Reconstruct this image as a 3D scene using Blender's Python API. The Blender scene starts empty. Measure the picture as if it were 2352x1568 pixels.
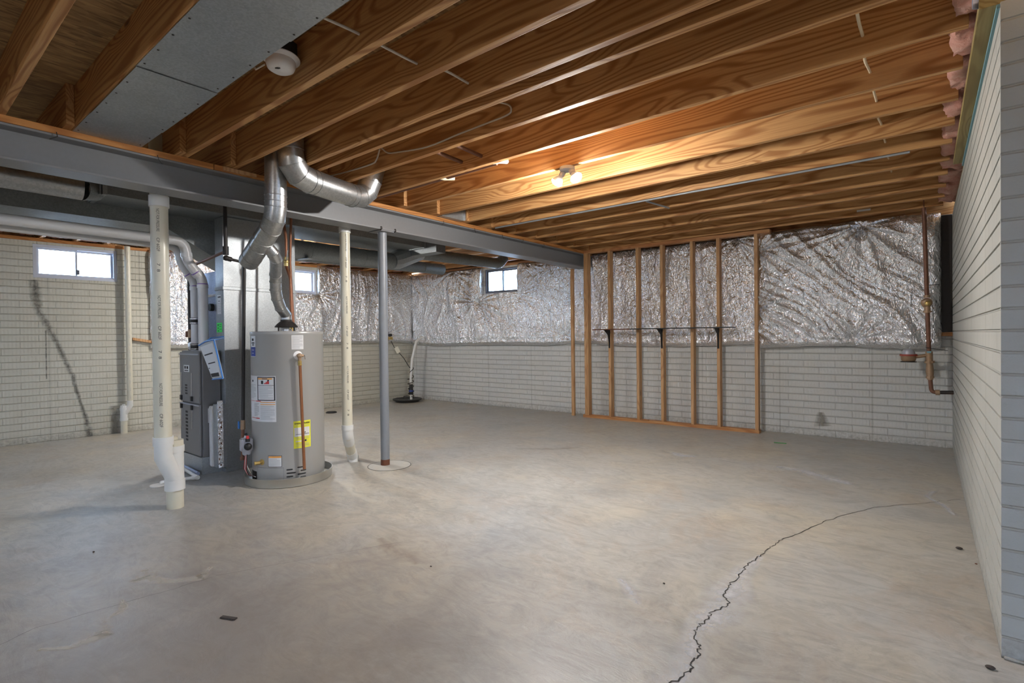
import bpy, bmesh, math, random
import numpy as np
from mathutils import Vector, Matrix, Quaternion

random.seed(7)
PI = math.pi
scene = bpy.context.scene
COL = scene.collection

# ------------------------------------------------------------------ camera
yaw, pitch, roll = 0.674848, -0.01033992, 0.01136160
F = Vector((-math.sin(yaw)*math.cos(pitch), math.cos(yaw)*math.cos(pitch), math.sin(pitch)))
R0 = Vector((math.cos(yaw), math.sin(yaw), 0))
D0 = F.cross(R0)
RR = R0*math.cos(roll) + D0*math.sin(roll)
DD = -R0*math.sin(roll) + D0*math.cos(roll)
UU = -DD
cd = bpy.data.cameras.new('camera'); cd.lens = 1186.93/2352*36; cd.sensor_width = 36
cd.clip_start = 0.02; cd.clip_end = 200
cam = bpy.data.objects.new('camera', cd); COL.objects.link(cam)
cam.matrix_world = Matrix(((RR.x, UU.x, -F.x, 0), (RR.y, UU.y, -F.y, 0), (RR.z, UU.z, -F.z, 1.2), (0, 0, 0, 1)))
scene.camera = cam

# ------------------------------------------------------------------ view
scene.view_settings.view_transform = 'Standard'
scene.view_settings.look = 'None'
scene.view_settings.gamma = 1.0
scene.view_settings.exposure = 1.0
scene.view_settings.use_curve_mapping = False

# ------------------------------------------------------------------ sky (overcast winter daylight)
w = bpy.data.worlds.new('world'); scene.world = w; w.use_nodes = True
bg = w.node_tree.nodes['Background']
bg.inputs[0].default_value = (0.56, 0.73, 1.0, 1); bg.inputs[1].default_value = 18.0
BULB = 1250.0         # emission of the lit lamp in view
BULB2 = 800.0         # the dimmer lamp behind the furnace; also scales the added fill lamps

# ------------------------------------------------------------------ material helpers
class NT:
    def __init__(s, name):
        s.m = bpy.data.materials.new(name); s.m.use_nodes = True
        s.t = s.m.node_tree; s.b = s.t.nodes['Principled BSDF']; s.out = s.t.nodes['Material Output']
    def n(s, typ, **kw):
        nd = s.t.nodes.new(typ)
        for k, v in kw.items():
            if k in nd.inputs.keys() if isinstance(k, str) else False: nd.inputs[k].default_value = v
            else: setattr(nd, k, v)
        return nd
    def l(s, a, b): s.t.links.new(a, b)
    def val(s, sock, v):
        if isinstance(v, bpy.types.NodeSocket): s.l(v, sock)
        else: sock.default_value = v
    def math(s, op, a, b=None, c=None, clamp=False):
        nd = s.t.nodes.new('ShaderNodeMath'); nd.operation = op; nd.use_clamp = clamp
        s.val(nd.inputs[0], a)
        if b is not None: s.val(nd.inputs[1], b)
        if c is not None: s.val(nd.inputs[2], c)
        return nd.outputs[0]
    def noise(s, vec, scale, detail=3, rough=0.55, dist=0.0):
        nd = s.t.nodes.new('ShaderNodeTexNoise'); s.l(vec, nd.inputs['Vector'])
        nd.inputs['Scale'].default_value = scale; nd.inputs['Detail'].default_value = detail
        nd.inputs['Roughness'].default_value = rough; nd.inputs['Distortion'].default_value = dist
        return nd.outputs['Fac']
    def voro(s, vec, scale, feature='F1', out='Distance'):
        nd = s.t.nodes.new('ShaderNodeTexVoronoi'); nd.feature = feature; s.l(vec, nd.inputs['Vector'])
        nd.inputs['Scale'].default_value = scale
        return nd.outputs[out]
    def mapv(s, vec, scale=(1, 1, 1), loc=(0, 0, 0), rot=(0, 0, 0)):
        nd = s.t.nodes.new('ShaderNodeMapping'); s.l(vec, nd.inputs[0])
        nd.inputs['Location'].default_value = loc; nd.inputs['Rotation'].default_value = rot
        nd.inputs['Scale'].default_value = scale
        return nd.outputs[0]
    def mix(s, fac, a, b, mode='MIX'):
        nd = s.t.nodes.new('ShaderNodeMix'); nd.data_type = 'RGBA'; nd.blend_type = mode
        s.val(nd.inputs[0], fac)
        for sock, v in ((nd.inputs[6], a), (nd.inputs[7], b)):
            if isinstance(v, bpy.types.NodeSocket): s.l(v, sock)
            else: sock.default_value = (v[0], v[1], v[2], 1)
        return nd.outputs[2]
    def ramp(s, v, lo, hi, a=0.0, b=1.0):
        nd = s.t.nodes.new('ShaderNodeMapRange'); s.val(nd.inputs[0], v)
        nd.inputs[1].default_value = lo; nd.inputs[2].default_value = hi
        nd.inputs[3].default_value = a; nd.inputs[4].default_value = b
        return nd.outputs[0]
    def bump(s, h, strength=0.3, dist=0.01, normal=None):
        nd = s.t.nodes.new('ShaderNodeBump'); s.l(h, nd.inputs['Height'])
        nd.inputs['Strength'].default_value = strength; nd.inputs['Distance'].default_value = dist
        if normal is not None: s.l(normal, nd.inputs['Normal'])
        return nd.outputs[0]
    def set(s, color=None, rough=None, metal=None, normal=None, spec=None, coat=None):
        for k, v in (('Base Color', color), ('Roughness', rough), ('Metallic', metal), ('Normal', normal), ('Specular IOR Level', spec), ('Coat Weight', coat)):
            if v is None: continue
            if isinstance(v, bpy.types.NodeSocket): s.l(v, s.b.inputs[k])
            elif k == 'Base Color': s.b.inputs[k].default_value = (v[0], v[1], v[2], 1)
            else: s.b.inputs[k].default_value = v
        return s.m
    def obj(s): return s.t.nodes.new('ShaderNodeTexCoord').outputs['Object']
    def pos(s): return s.t.nodes.new('ShaderNodeNewGeometry').outputs['Position']
    def rnd(s): return s.t.nodes.new('ShaderNodeObjectInfo').outputs['Random']

def plain(name, col, rough=0.5, metal=0.0, var=0.08, scale=20, bumpd=0.0):
    """simple finish with a little procedural mottling"""
    t = NT(name); p = t.obj(); n = t.noise(p, scale, 4)
    lo = [c*(1-var) for c in col]; hi = [min(1, c*(1+var)) for c in col]
    kw = dict(color=t.mix(n, lo, hi), rough=t.ramp(n, 0.2, 0.8, rough*0.9, min(1, rough*1.1)), metal=metal)
    if bumpd: kw['normal'] = t.bump(n, 0.5, bumpd)
    return t.set(**kw)

def wood_mat(name, axis, light, dark, line, knots=1.0, rough=0.55, freq=34.0, shift=0.35):
    t = NT(name); o = t.obj(); r = t.rnd()
    sep = t.n('ShaderNodeSeparateXYZ'); t.l(o, sep.inputs[0])
    ax = {'X': 0, 'Y': 1, 'Z': 2}[axis]
    oth = [i for i in range(3) if i != ax]
    L = sep.outputs[ax]; A = sep.outputs[oth[0]]; B = sep.outputs[oth[1]]
    r10 = t.math('MULTIPLY', r, 37.0)
    cmb = t.n('ShaderNodeCombineXYZ')
    t.l(t.math('MULTIPLY_ADD', L, 0.55, r10), cmb.inputs[0])
    t.l(t.math('MULTIPLY', A, 5.0), cmb.inputs[1]); t.l(t.math('MULTIPLY', B, 5.0), cmb.inputs[2])
    n1 = t.noise(cmb.outputs[0], 1.1, 2, 0.4)
    # knots : sparse cells swirl the grain
    ck = t.n('ShaderNodeCombineXYZ')
    t.l(t.math('MULTIPLY_ADD', L, 1.0, r10), ck.inputs[0]); t.l(t.math('MULTIPLY', A, 3.0), ck.inputs[1]); t.l(t.math('MULTIPLY', B, 3.0), ck.inputs[2])
    vd = t.voro(ck.outputs[0], 1.15)
    swirl = t.math('MULTIPLY', t.ramp(vd, 0.0, 0.35, 1.0, 0.0), 0.35*knots)
    ph = t.math('ADD', t.math('MULTIPLY', n1, 5.0), t.math('MULTIPLY', t.math('ADD', A, B), freq/6.0))
    ph = t.math('ADD', ph, t.math('MULTIPLY', swirl, 4.0))
    s1 = t.math('SINE', t.math('MULTIPLY', ph, 2*PI*2.5))
    g = t.ramp(s1, -0.2, 1.0, 0.0, 1.0)
    cf = t.n('ShaderNodeCombineXYZ')
    t.l(t.math('MULTIPLY_ADD', L, 3.0, r10), cf.inputs[0]); t.l(t.math('MULTIPLY', A, 120.0), cf.inputs[1]); t.l(t.math('MULTIPLY', B, 120.0), cf.inputs[2])
    fine = t.noise(cf.outputs[0], 1.0, 3)
    big = t.noise(t.mapv(cmb.outputs[0], (1.6, 0.25, 0.25)), 1.0, 2)
    base = t.mix(t.ramp(big, 0.3, 0.7), light, dark)
    base = t.mix(t.math('MULTIPLY', r, shift), base, dark)
    c = t.mix(t.math('MULTIPLY', g, 0.75), base, line)
    c = t.mix(t.ramp(fine, 0.42, 0.75, 0.0, 0.42), c, line)
    kn = t.ramp(vd, 0.035, 0.075, 1.0, 0.0)
    c = t.mix(t.math('MULTIPLY', kn, 0.85*knots), c, (0.035, 0.014, 0.006))
    return t.set(color=c, rough=rough, spec=0.3, normal=t.bump(t.math('ADD', fine, t.math('MULTIPLY', g, -0.5)), 0.25, 0.002))

M = {}
M['joist'] = wood_mat('pine_joist', 'X', (0.66, 0.40, 0.18), (0.52, 0.27, 0.10), (0.28, 0.105, 0.03), freq=60)
M['stud'] = wood_mat('stud_wood', 'Z', (0.60, 0.385, 0.20), (0.52, 0.30, 0.14), (0.38, 0.19, 0.08), knots=0.9, freq=50)
M['plate_x'] = wood_mat('plate_wood', 'X', (0.55, 0.30, 0.13), (0.45, 0.21, 0.08), (0.33, 0.13, 0.05), freq=50)
M['plate_y'] = wood_mat('nailer_wood', 'Y', (0.56, 0.27, 0.09), (0.44, 0.19, 0.06), (0.3, 0.11, 0.03), freq=50)
M['treated'] = wood_mat('treated_wood', 'Y', (0.36, 0.28, 0.12), (0.28, 0.22, 0.09), (0.2, 0.14, 0.05), freq=40)
M['shelfwood'] = wood_mat('shelf_wood', 'X', (0.05, 0.03, 0.02), (0.035, 0.02, 0.015), (0.02, 0.01, 0.008), knots=0.1)

# OSB subfloor
t = NT('osb'); p = t.pos()
v1 = t.n('ShaderNodeTexVoronoi'); t.l(t.mapv(p, (60, 11, 20), rot=(0, 0, 0.12)), v1.inputs['Vector']); v1.inputs['Scale'].default_value = 1.0
v2 = t.n('ShaderNodeTexVoronoi'); t.l(t.mapv(p, (34, 13, 20), rot=(0, 0, -0.35)), v2.inputs['Vector']); v2.inputs['Scale'].default_value = 1.0
sp = t.n('ShaderNodeSeparateXYZ'); t.l(v1.outputs['Color'], sp.inputs[0])
sp2 = t.n('ShaderNodeSeparateXYZ'); t.l(v2.outputs['Color'], sp2.inputs[0])
f = t.math('ADD', t.math('MULTIPLY', sp.outputs[0], 0.65), t.math('MULTIPLY', sp2.outputs[1], 0.35))
c = t.mix(f, (0.55, 0.35, 0.15), (0.22, 0.12, 0.05))
c = t.mix(t.ramp(sp.outputs[2], 0.92, 1.0, 0, 0.6), c, (0.05, 0.025, 0.012))
M['osb'] = t.set(color=c, rough=0.75, normal=t.bump(f, 0.4, 0.003))

# galvanised sheet metal
def galv(name, base=(0.50, 0.53, 0.56), rough=0.38, metal=0.85, spangle=150):
    t = NT(name); o = t.pos()
    v = t.n('ShaderNodeTexVoronoi'); t.l(o, v.inputs['Vector']); v.inputs['Scale'].default_value = spangle
    sp = t.n('ShaderNodeSeparateXYZ'); t.l(v.outputs['Color'], sp.inputs[0])
    n = t.noise(o, 3.5, 4, 0.6)
    c = t.mix(sp.outputs[0], [x*0.86 for x in base], [min(1, x*1.10) for x in base])
    c = t.mix(t.ramp(n, 0.35, 0.7, 0, 0.35), c, [x*0.7 for x in base])
    return t.set(color=c, rough=t.math('ADD', t.math('MULTIPLY', n, 0.2), rough-0.1), metal=metal,
                 normal=t.bump(t.noise(o, 7, 3), 0.15, 0.01))
M['galv'] = galv('galvanised', (0.42, 0.445, 0.46), 0.42, 0.62)
M['duct'] = galv('round_duct_steel', (0.48, 0.49, 0.49), 0.33, 0.9, 90)
M['pan_sheet'] = galv('panning_sheet', (0.40, 0.43, 0.45), 0.45, 0.8, 120)
M['trunk'] = galv('trunk_sheet', (0.25, 0.27, 0.275), 0.5, 0.5, 100)

# crinkled foil facing
t = NT('foil'); o = t.pos()
n0 = t.noise(o, 3.0, 2)
n1 = t.noise(t.mapv(o, (1, 1, 0.55)), 17, 2, 0.5, 0.6)
n2 = t.noise(t.mapv(o, (1, 1, 0.7), (3, 1, 2)), 42, 3, 0.6, 0.4)
n3 = t.noise(o, 120, 2, 0.5)
rdg = lambda n: t.math('ABSOLUTE', t.math('MULTIPLY_ADD', n, 2.0, -1.0))
h = t.math('ADD', t.math('MULTIPLY', rdg(n1), -1.5), t.math('ADD', t.math('MULTIPLY', rdg(n2), -0.75), t.math('MULTIPLY', n3, 0.08)))
M['foil'] = t.set(color=t.mix(n0, (0.83, 0.845, 0.865), (0.93, 0.94, 0.96)), metal=0.97, rough=t.ramp(n1, 0.3, 0.7, 0.17, 0.28), normal=t.bump(h, 0.7, 0.018))

# painted block-pattern concrete walls ; u = x or y along the wall, z up
def block_mat(name, axis, flute, base, tint, drip=0.35):
    t = NT(name); p = t.pos(); sep = t.n('ShaderNodeSeparateXYZ'); t.l(p, sep.inputs[0])
    u = sep.outputs[0 if axis == 'X' else 1]; z = sep.outputs[2]
    cmb = t.n('ShaderNodeCombineXYZ'); t.l(u, cmb.inputs[0]); t.l(z, cmb.inputs[1])
    br = t.n('ShaderNodeTexBrick'); t.l(cmb.outputs[0], br.inputs['Vector'])
    br.offset = 0.5; br.inputs['Scale'].default_value = 1.0; br.inputs['Mortar Size'].default_value = 0.006
    br.inputs['Mortar Smooth'].default_value = 0.6; br.inputs['Brick Width'].default_value = 0.32; br.inputs['Row Height'].default_value = 0.08
    br.inputs['Color1'].default_value = (0.35, 0.35, 0.35, 1); br.inputs['Color2'].default_value = (1, 1, 1, 1)
    mort = br.outputs['Fac']
    n = t.noise(p, 1.3, 4, 0.6); nf = t.noise(p, 30, 4, 0.7); ns = t.noise(p, 90, 3, 0.7)
    # form-tie seams every 0.61 m
    sm = t.math('ABSOLUTE', t.math('SUBTRACT', t.math('FRACT', t.math('MULTIPLY', u, 1/0.915)), 0.5))
    seam = t.math('MULTIPLY', t.ramp(sm, 0.0, 0.012, 1, 0), t.ramp(t.noise(p, 6, 3), 0.3, 0.7, 0.25, 1.0))
    c = t.mix(t.ramp(n, 0.3, 0.7), base, tint)
    bsep = t.n('ShaderNodeSeparateXYZ'); t.l(br.outputs['Color'], bsep.inputs[0])
    c = t.mix(t.ramp(bsep.outputs[0], 0.3, 1.0, 0.05, 0.0), c, [x*0.6 for x in base])
    c = t.mix(t.math('MULTIPLY', mort, 0.14), c, [x*0.6 for x in base])
    c = t.mix(t.math('MULTIPLY', seam, 0.55), c, (0.12, 0.11, 0.095))
    c = t.mix(t.ramp(nf, 0.62, 0.8, 0, drip), c, [x*0.55 for x in base])
    # damp dirt band at the foot
    c = t.mix(t.math('MULTIPLY', t.ramp(z, 0.0, 0.12, 1.0, 0.0), t.ramp(nf, 0.35, 0.7, 0.0, 0.75)), c, (0.17, 0.155, 0.13))
    hgt = t.math('MULTIPLY', mort, -0.85)
    if flute:
        fl = t.math('SINE', t.math('MULTIPLY', u, 2*PI/0.033))
        fl = t.math('MULTIPLY', t.ramp(fl, -0.6, 0.6), t.ramp(t.noise(t.mapv(p, (3, 3, 12)), 1.6, 2), 0.3, 0.65, 0.15, 1.0))
        hgt = t.math('ADD', hgt, t.math('MULTIPLY', t.math('MULTIPLY', fl, t.math('SUBTRACT', 1.0, mort)), flute))
    hgt = t.math('ADD', hgt, t.math('MULTIPLY', nf, 0.35)); hgt = t.math('ADD', hgt, t.math('MULTIPLY', ns, 0.2))
    return t.set(color=c, rough=0.72, spec=0.35, normal=t.bump(hgt, 0.8, 0.006))
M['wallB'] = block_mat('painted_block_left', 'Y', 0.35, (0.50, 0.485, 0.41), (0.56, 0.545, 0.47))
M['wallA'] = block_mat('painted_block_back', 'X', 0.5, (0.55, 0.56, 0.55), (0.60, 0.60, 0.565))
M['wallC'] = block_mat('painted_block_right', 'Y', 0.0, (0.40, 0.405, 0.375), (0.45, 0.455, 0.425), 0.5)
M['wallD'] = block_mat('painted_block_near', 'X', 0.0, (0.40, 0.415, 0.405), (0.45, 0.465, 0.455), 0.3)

# trowelled concrete floor
t = NT('concrete_floor'); p = t.pos()
n1 = t.noise(p, 0.55, 5, 0.6, 0.6); n2 = t.noise(t.mapv(p, (1, 1, 1), (13, 5, 0)), 0.9, 4, 0.6, 1.0)
n3 = t.noise(t.mapv(p, (1, 1, 1), (3, 25, 0)), 2.3, 6, 0.72, 0.7)
n4 = t.noise(t.mapv(p, (1, 1, 1), (31, 2, 0)), 1.5, 6, 0.7, 1.3)
st = t.noise(t.mapv(p, (1.3, 2.6, 1), rot=(0, 0, 0.5)), 2.4, 7, 0.74, 3.2)
st3 = t.noise(t.mapv(p, (1, 1.5, 1), (9, 9, 0)), 6.0, 5, 0.7, 2.0)
st2 = t.noise(t.mapv(p, (1.2, 3.4, 1), (4, 4, 0), rot=(0, 0, -0.35)), 3.2, 7, 0.75, 3.0)
fine = t.noise(p, 130, 3, 0.7)
c = t.mix(t.ramp(n1, 0.38, 0.60), (0.34, 0.34, 0.325), (0.475, 0.43, 0.345))
c = t.mix(t.ramp(n2, 0.44, 0.62, 0, 0.8), c, (0.415, 0.41, 0.385))
c = t.mix(t.ramp(n4, 0.52, 0.66, 0, 0.55), c, (0.37, 0.30, 0.23))
c = t.mix(t.ramp(n3, 0.30, 0.45, 0.55, 0), c, (0.27, 0.27, 0.255))
c = t.mix(t.ramp(n4, 0.28, 0.40, 0.45, 0), c, (0.50, 0.485, 0.445))
c = t.mix(t.ramp(st, 0.34, 0.56, 0.5, 0), c, (0.20, 0.185, 0.165))
c = t.mix(t.ramp(st2, 0.55, 0.72, 0, 0.45), c, (0.58, 0.56, 0.52))
c = t.mix(t.ramp(st3, 0.56, 0.75, 0, 0.30), c, (0.30, 0.27, 0.23))
c = t.mix(t.ramp(st3, 0.28, 0.44, 0.30, 0), c, (0.52, 0.50, 0.46))
# brown-mauve tint with painted lamp falloff across the foot of the room (south-west part of the slab)
sep = t.n('ShaderNodeSeparateXYZ'); t.l(p, sep.inputs[0])
dx = t.math('MULTIPLY', t.math('ADD', sep.outputs[0], 2.1), 0.75); dy = t.math('SUBTRACT', sep.outputs[1], 0.75)
dd = t.math('SQRT', t.math('ADD', t.math('MULTIPLY', dx, dx), t.math('MULTIPLY', dy, dy)))
dd = t.math('ADD', dd, t.math('MULTIPLY', t.math('SUBTRACT', n4, 0.5), 3.0))
c = t.mix(t.ramp(dd, 0.25, 1.7, 0.75, 0.0), c, (0.19, 0.155, 0.135))
c = t.mix(t.ramp(fine, 0.25, 0.8, 0.08, 0.0), c, (0.15, 0.14, 0.13))
M['floor'] = t.set(color=c, rough=t.math('ADD', t.ramp(n3, 0.3, 0.7, 0.26, 0.42), t.math('MULTIPLY', st, 0.12)), spec=0.5,
                   normal=t.bump(t.math('ADD', t.math('ADD', t.math('MULTIPLY', st, 0.8), t.math('MULTIPLY', st2, 0.8)), t.math('MULTIPLY', fine, 0.25)), 0.25, 0.006))

def decal(name, col, lo, hi, scale=14, amt=1.0, rough=0.7, stretch=(1, 1, 1)):
    """irregular stain : noise-thresholded, fading to its own edges (UV v across, u along)"""
    t = NT(name); uv = t.n('ShaderNodeUVMap'); sep = t.n('ShaderNodeSeparateXYZ'); t.l(uv.outputs[0], sep.inputs[0])
    e = t.math('SUBTRACT', 1.0, t.math('ABSOLUTE', t.math('MULTIPLY_ADD', sep.outputs[1], 2.0, -1.0)))
    n = t.noise(t.mapv(t.pos(), stretch), scale, 5, 0.7)
    a = t.ramp(t.math('MULTIPLY', t.math('POWER', e, 0.7), n), lo, hi, 0.0, amt)
    tr = t.n('ShaderNodeBsdfTransparent'); mx = t.n('ShaderNodeMixShader')
    t.l(a, mx.inputs[0]); t.l(tr.outputs[0], mx.inputs[1]); t.l(t.b.outputs[0], mx.inputs[2]); t.l(mx.outputs[0], t.out.inputs[0])
    return t.set(color=col, rough=rough)
M['mould'] = decal('mould', (0.13, 0.125, 0.11), 0.20, 0.62, 20, 0.85)
M['damp'] = decal('damp', (0.30, 0.28, 0.235), 0.05, 0.5, 8, 0.6)
M['haze'] = decal('lime_haze', (0.62, 0.62, 0.66), 0.12, 0.62, 7, 0.55)
M['dustpale'] = decal('pale_spill', (0.62, 0.58, 0.50), 0.30, 0.5, 9, 0.42)
M['rustmark'] = decal('rust_mark', (0.33, 0.2, 0.13), 0.2, 0.65, 9, 0.28)
M['black'] = plain('black', (0.012, 0.012, 0.012), 0.5)
M['crack'] = plain('crack_dark', (0.03, 0.028, 0.025), 0.9)
M['beam'] = plain('grey_painted_steel', (0.20, 0.203, 0.212), 0.42, 0.0, 0.06, 40)
M['post'] = plain('post_grey_paint', (0.21, 0.225, 0.25), 0.4, 0.0, 0.06, 40)
M['rust'] = plain('rust', (0.13, 0.045, 0.022), 0.8, 0.0, 0.4, 60)
M['pvc'] = plain('pvc_cream', (0.66, 0.625, 0.50), 0.32, 0.0, 0.04, 6)
M['pvcwhite'] = plain('pvc_white', (0.72, 0.72, 0.69), 0.3, 0.0, 0.03, 6)
M['pvcgrey'] = plain('pvc_flue', (0.62, 0.61, 0.60), 0.3, 0.0, 0.03, 6)
M['purple'] = plain('primer_purple', (0.20, 0.10, 0.38), 0.4)
M['ink'] = plain('ink', (0.02, 0.02, 0.022), 0.6)
M['tank'] = plain('tank_enamel', (0.40, 0.395, 0.375), 0.32, 0.15, 0.02, 4)
M['steel'] = plain('pan_aluminium', (0.55, 0.54, 0.50), 0.35, 0.9, 0.08, 12)
M['chrome'] = plain('bright_metal', (0.75, 0.75, 0.76), 0.2, 1.0, 0.05, 30)
M['copper'] = plain('copper', (0.36, 0.15, 0.07), 0.4, 0.6, 0.2, 18)
M['coppermat'] = plain('copper_aged', (0.27, 0.115, 0.06), 0.45, 0.5, 0.2, 18)
M['brass'] = plain('brass', (0.62, 0.45, 0.17), 0.32, 0.9, 0.12, 40)
M['iron'] = plain('black_iron', (0.035, 0.03, 0.028), 0.5, 0.3, 0.3, 40)
M['oldiron'] = plain('rusty_pipe', (0.20, 0.095, 0.06), 0.5, 0.4, 0.35, 30)
M['bronze'] = plain('bronze_fitting', (0.40, 0.27, 0.17), 0.5, 0.5, 0.3, 40)
M['furn'] = plain('furnace_grey', (0.235, 0.23, 0.235), 0.4, 0.4, 0.06, 10)
M['furnside'] = plain('furnace_side', (0.20, 0.195, 0.195), 0.45, 0.4, 0.06, 10)
M['paper'] = plain('paper', (0.72, 0.72, 0.72), 0.6, 0, 0.03)
M['textgrey'] = plain('small_print', (0.42, 0.42, 0.42), 0.7)
M['orange'] = plain('warning_orange', (0.85, 0.38, 0.08), 0.5)
M['red'] = plain('red', (0.62, 0.04, 0.04), 0.5)
M['blue'] = plain('label_blue', (0.03, 0.06, 0.30), 0.4)
M['brightblue'] = plain('strap_blue', (0.05, 0.22, 0.62), 0.35)
M['yellow'] = plain('label_yellow', (0.82, 0.80, 0.05), 0.5)
M['green'] = plain('green_sticker', (0.06, 0.80, 0.14), 0.5)
M['whiteplastic'] = plain('white_plastic', (0.80, 0.80, 0.80), 0.35, 0, 0.02)
M['vinyl'] = plain('window_vinyl', (0.55, 0.58, 0.66), 0.35, 0, 0.02)
M['darkvinyl'] = plain('window_frame_dark', (0.12, 0.13, 0.16), 0.4)
M['cable'] = plain('cable_sheath', (0.56, 0.52, 0.44), 0.45)
M['cablewood'] = plain('cable_cream', (0.62, 0.52, 0.36), 0.5)
M['conduit'] = plain('conduit_zinc', (0.40, 0.43, 0.46), 0.35, 0.6)
M['sump'] = plain('sump_lid', (0.018, 0.018, 0.018), 0.5, 0, 0.2)
M['rubber'] = plain('rubber', (0.02, 0.02, 0.02), 0.6)
M['tealfoam'] = plain('sill_foam', (0.16, 0.32, 0.36), 0.7)
M['plasticbag'] = plain('bag_clear', (0.55, 0.58, 0.60), 0.25)
M['padconc'] = plain('footing_concrete', (0.42, 0.40, 0.355), 0.6, 0, 0.12, 18, 0.003)
M['leaf'] = plain('green_scrap', (0.06, 0.35, 0.08), 0.6)
M['debris'] = plain('debris_dark', (0.05, 0.04, 0.035), 0.8)
M['meterred'] = plain('meter_red', (0.34, 0.06, 0.04), 0.5)
M['metergrey'] = plain('meter_grey', (0.42, 0.43, 0.48), 0.4, 0.2)
M['coil'] = galv('coil_case', (0.34, 0.40, 0.56), 0.42, 0.5, 100)

t = NT('fibreglass'); p = t.pos()
n = t.noise(p, 9, 6, 0.7, 0.8); n2 = t.noise(p, 60, 5, 0.8)
M['pink'] = t.set(color=t.mix(t.ramp(n, 0.3, 0.7), (0.78, 0.32, 0.24), (0.95, 0.66, 0.55)), rough=0.95, spec=0.1, normal=t.bump(t.math('ADD', n, n2), 1.0, 0.02))

t = NT('glass_pane')
tr = t.n('ShaderNodeBsdfTransparent'); tr.inputs[0].default_value = (0.93, 0.96, 0.97, 1)
gl = t.n('ShaderNodeBsdfGlossy'); gl.inputs['Roughness'].default_value = 0.03
fr = t.n('ShaderNodeFresnel'); fr.inputs[0].default_value = 1.45
mx = t.n('ShaderNodeMixShader'); t.l(fr.outputs[0], mx.inputs[0]); t.l(tr.outputs[0], mx.inputs[1]); t.l(gl.outputs[0], mx.inputs[2]); t.l(mx.outputs[0], t.out.inputs[0])
M['glass'] = t.m

def emit(name, col, s):
    t = NT(name); e = t.n('ShaderNodeEmission'); e.inputs[0].default_value = (*col, 1); e.inputs[1].default_value = s
    t.l(e.outputs[0], t.out.inputs[0]); return t.m
M['bulb'] = emit('lit_bulb', (1.0, 0.965, 0.925), BULB)
M['bulb3'] = emit('fill_bulb', (1.0, 0.965, 0.925), BULB2*0.4)  # dim emission of the two added fill lamps
M['bulb2'] = emit('lit_bulb_dim', (1.0, 0.965, 0.925), BULB2)

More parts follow.
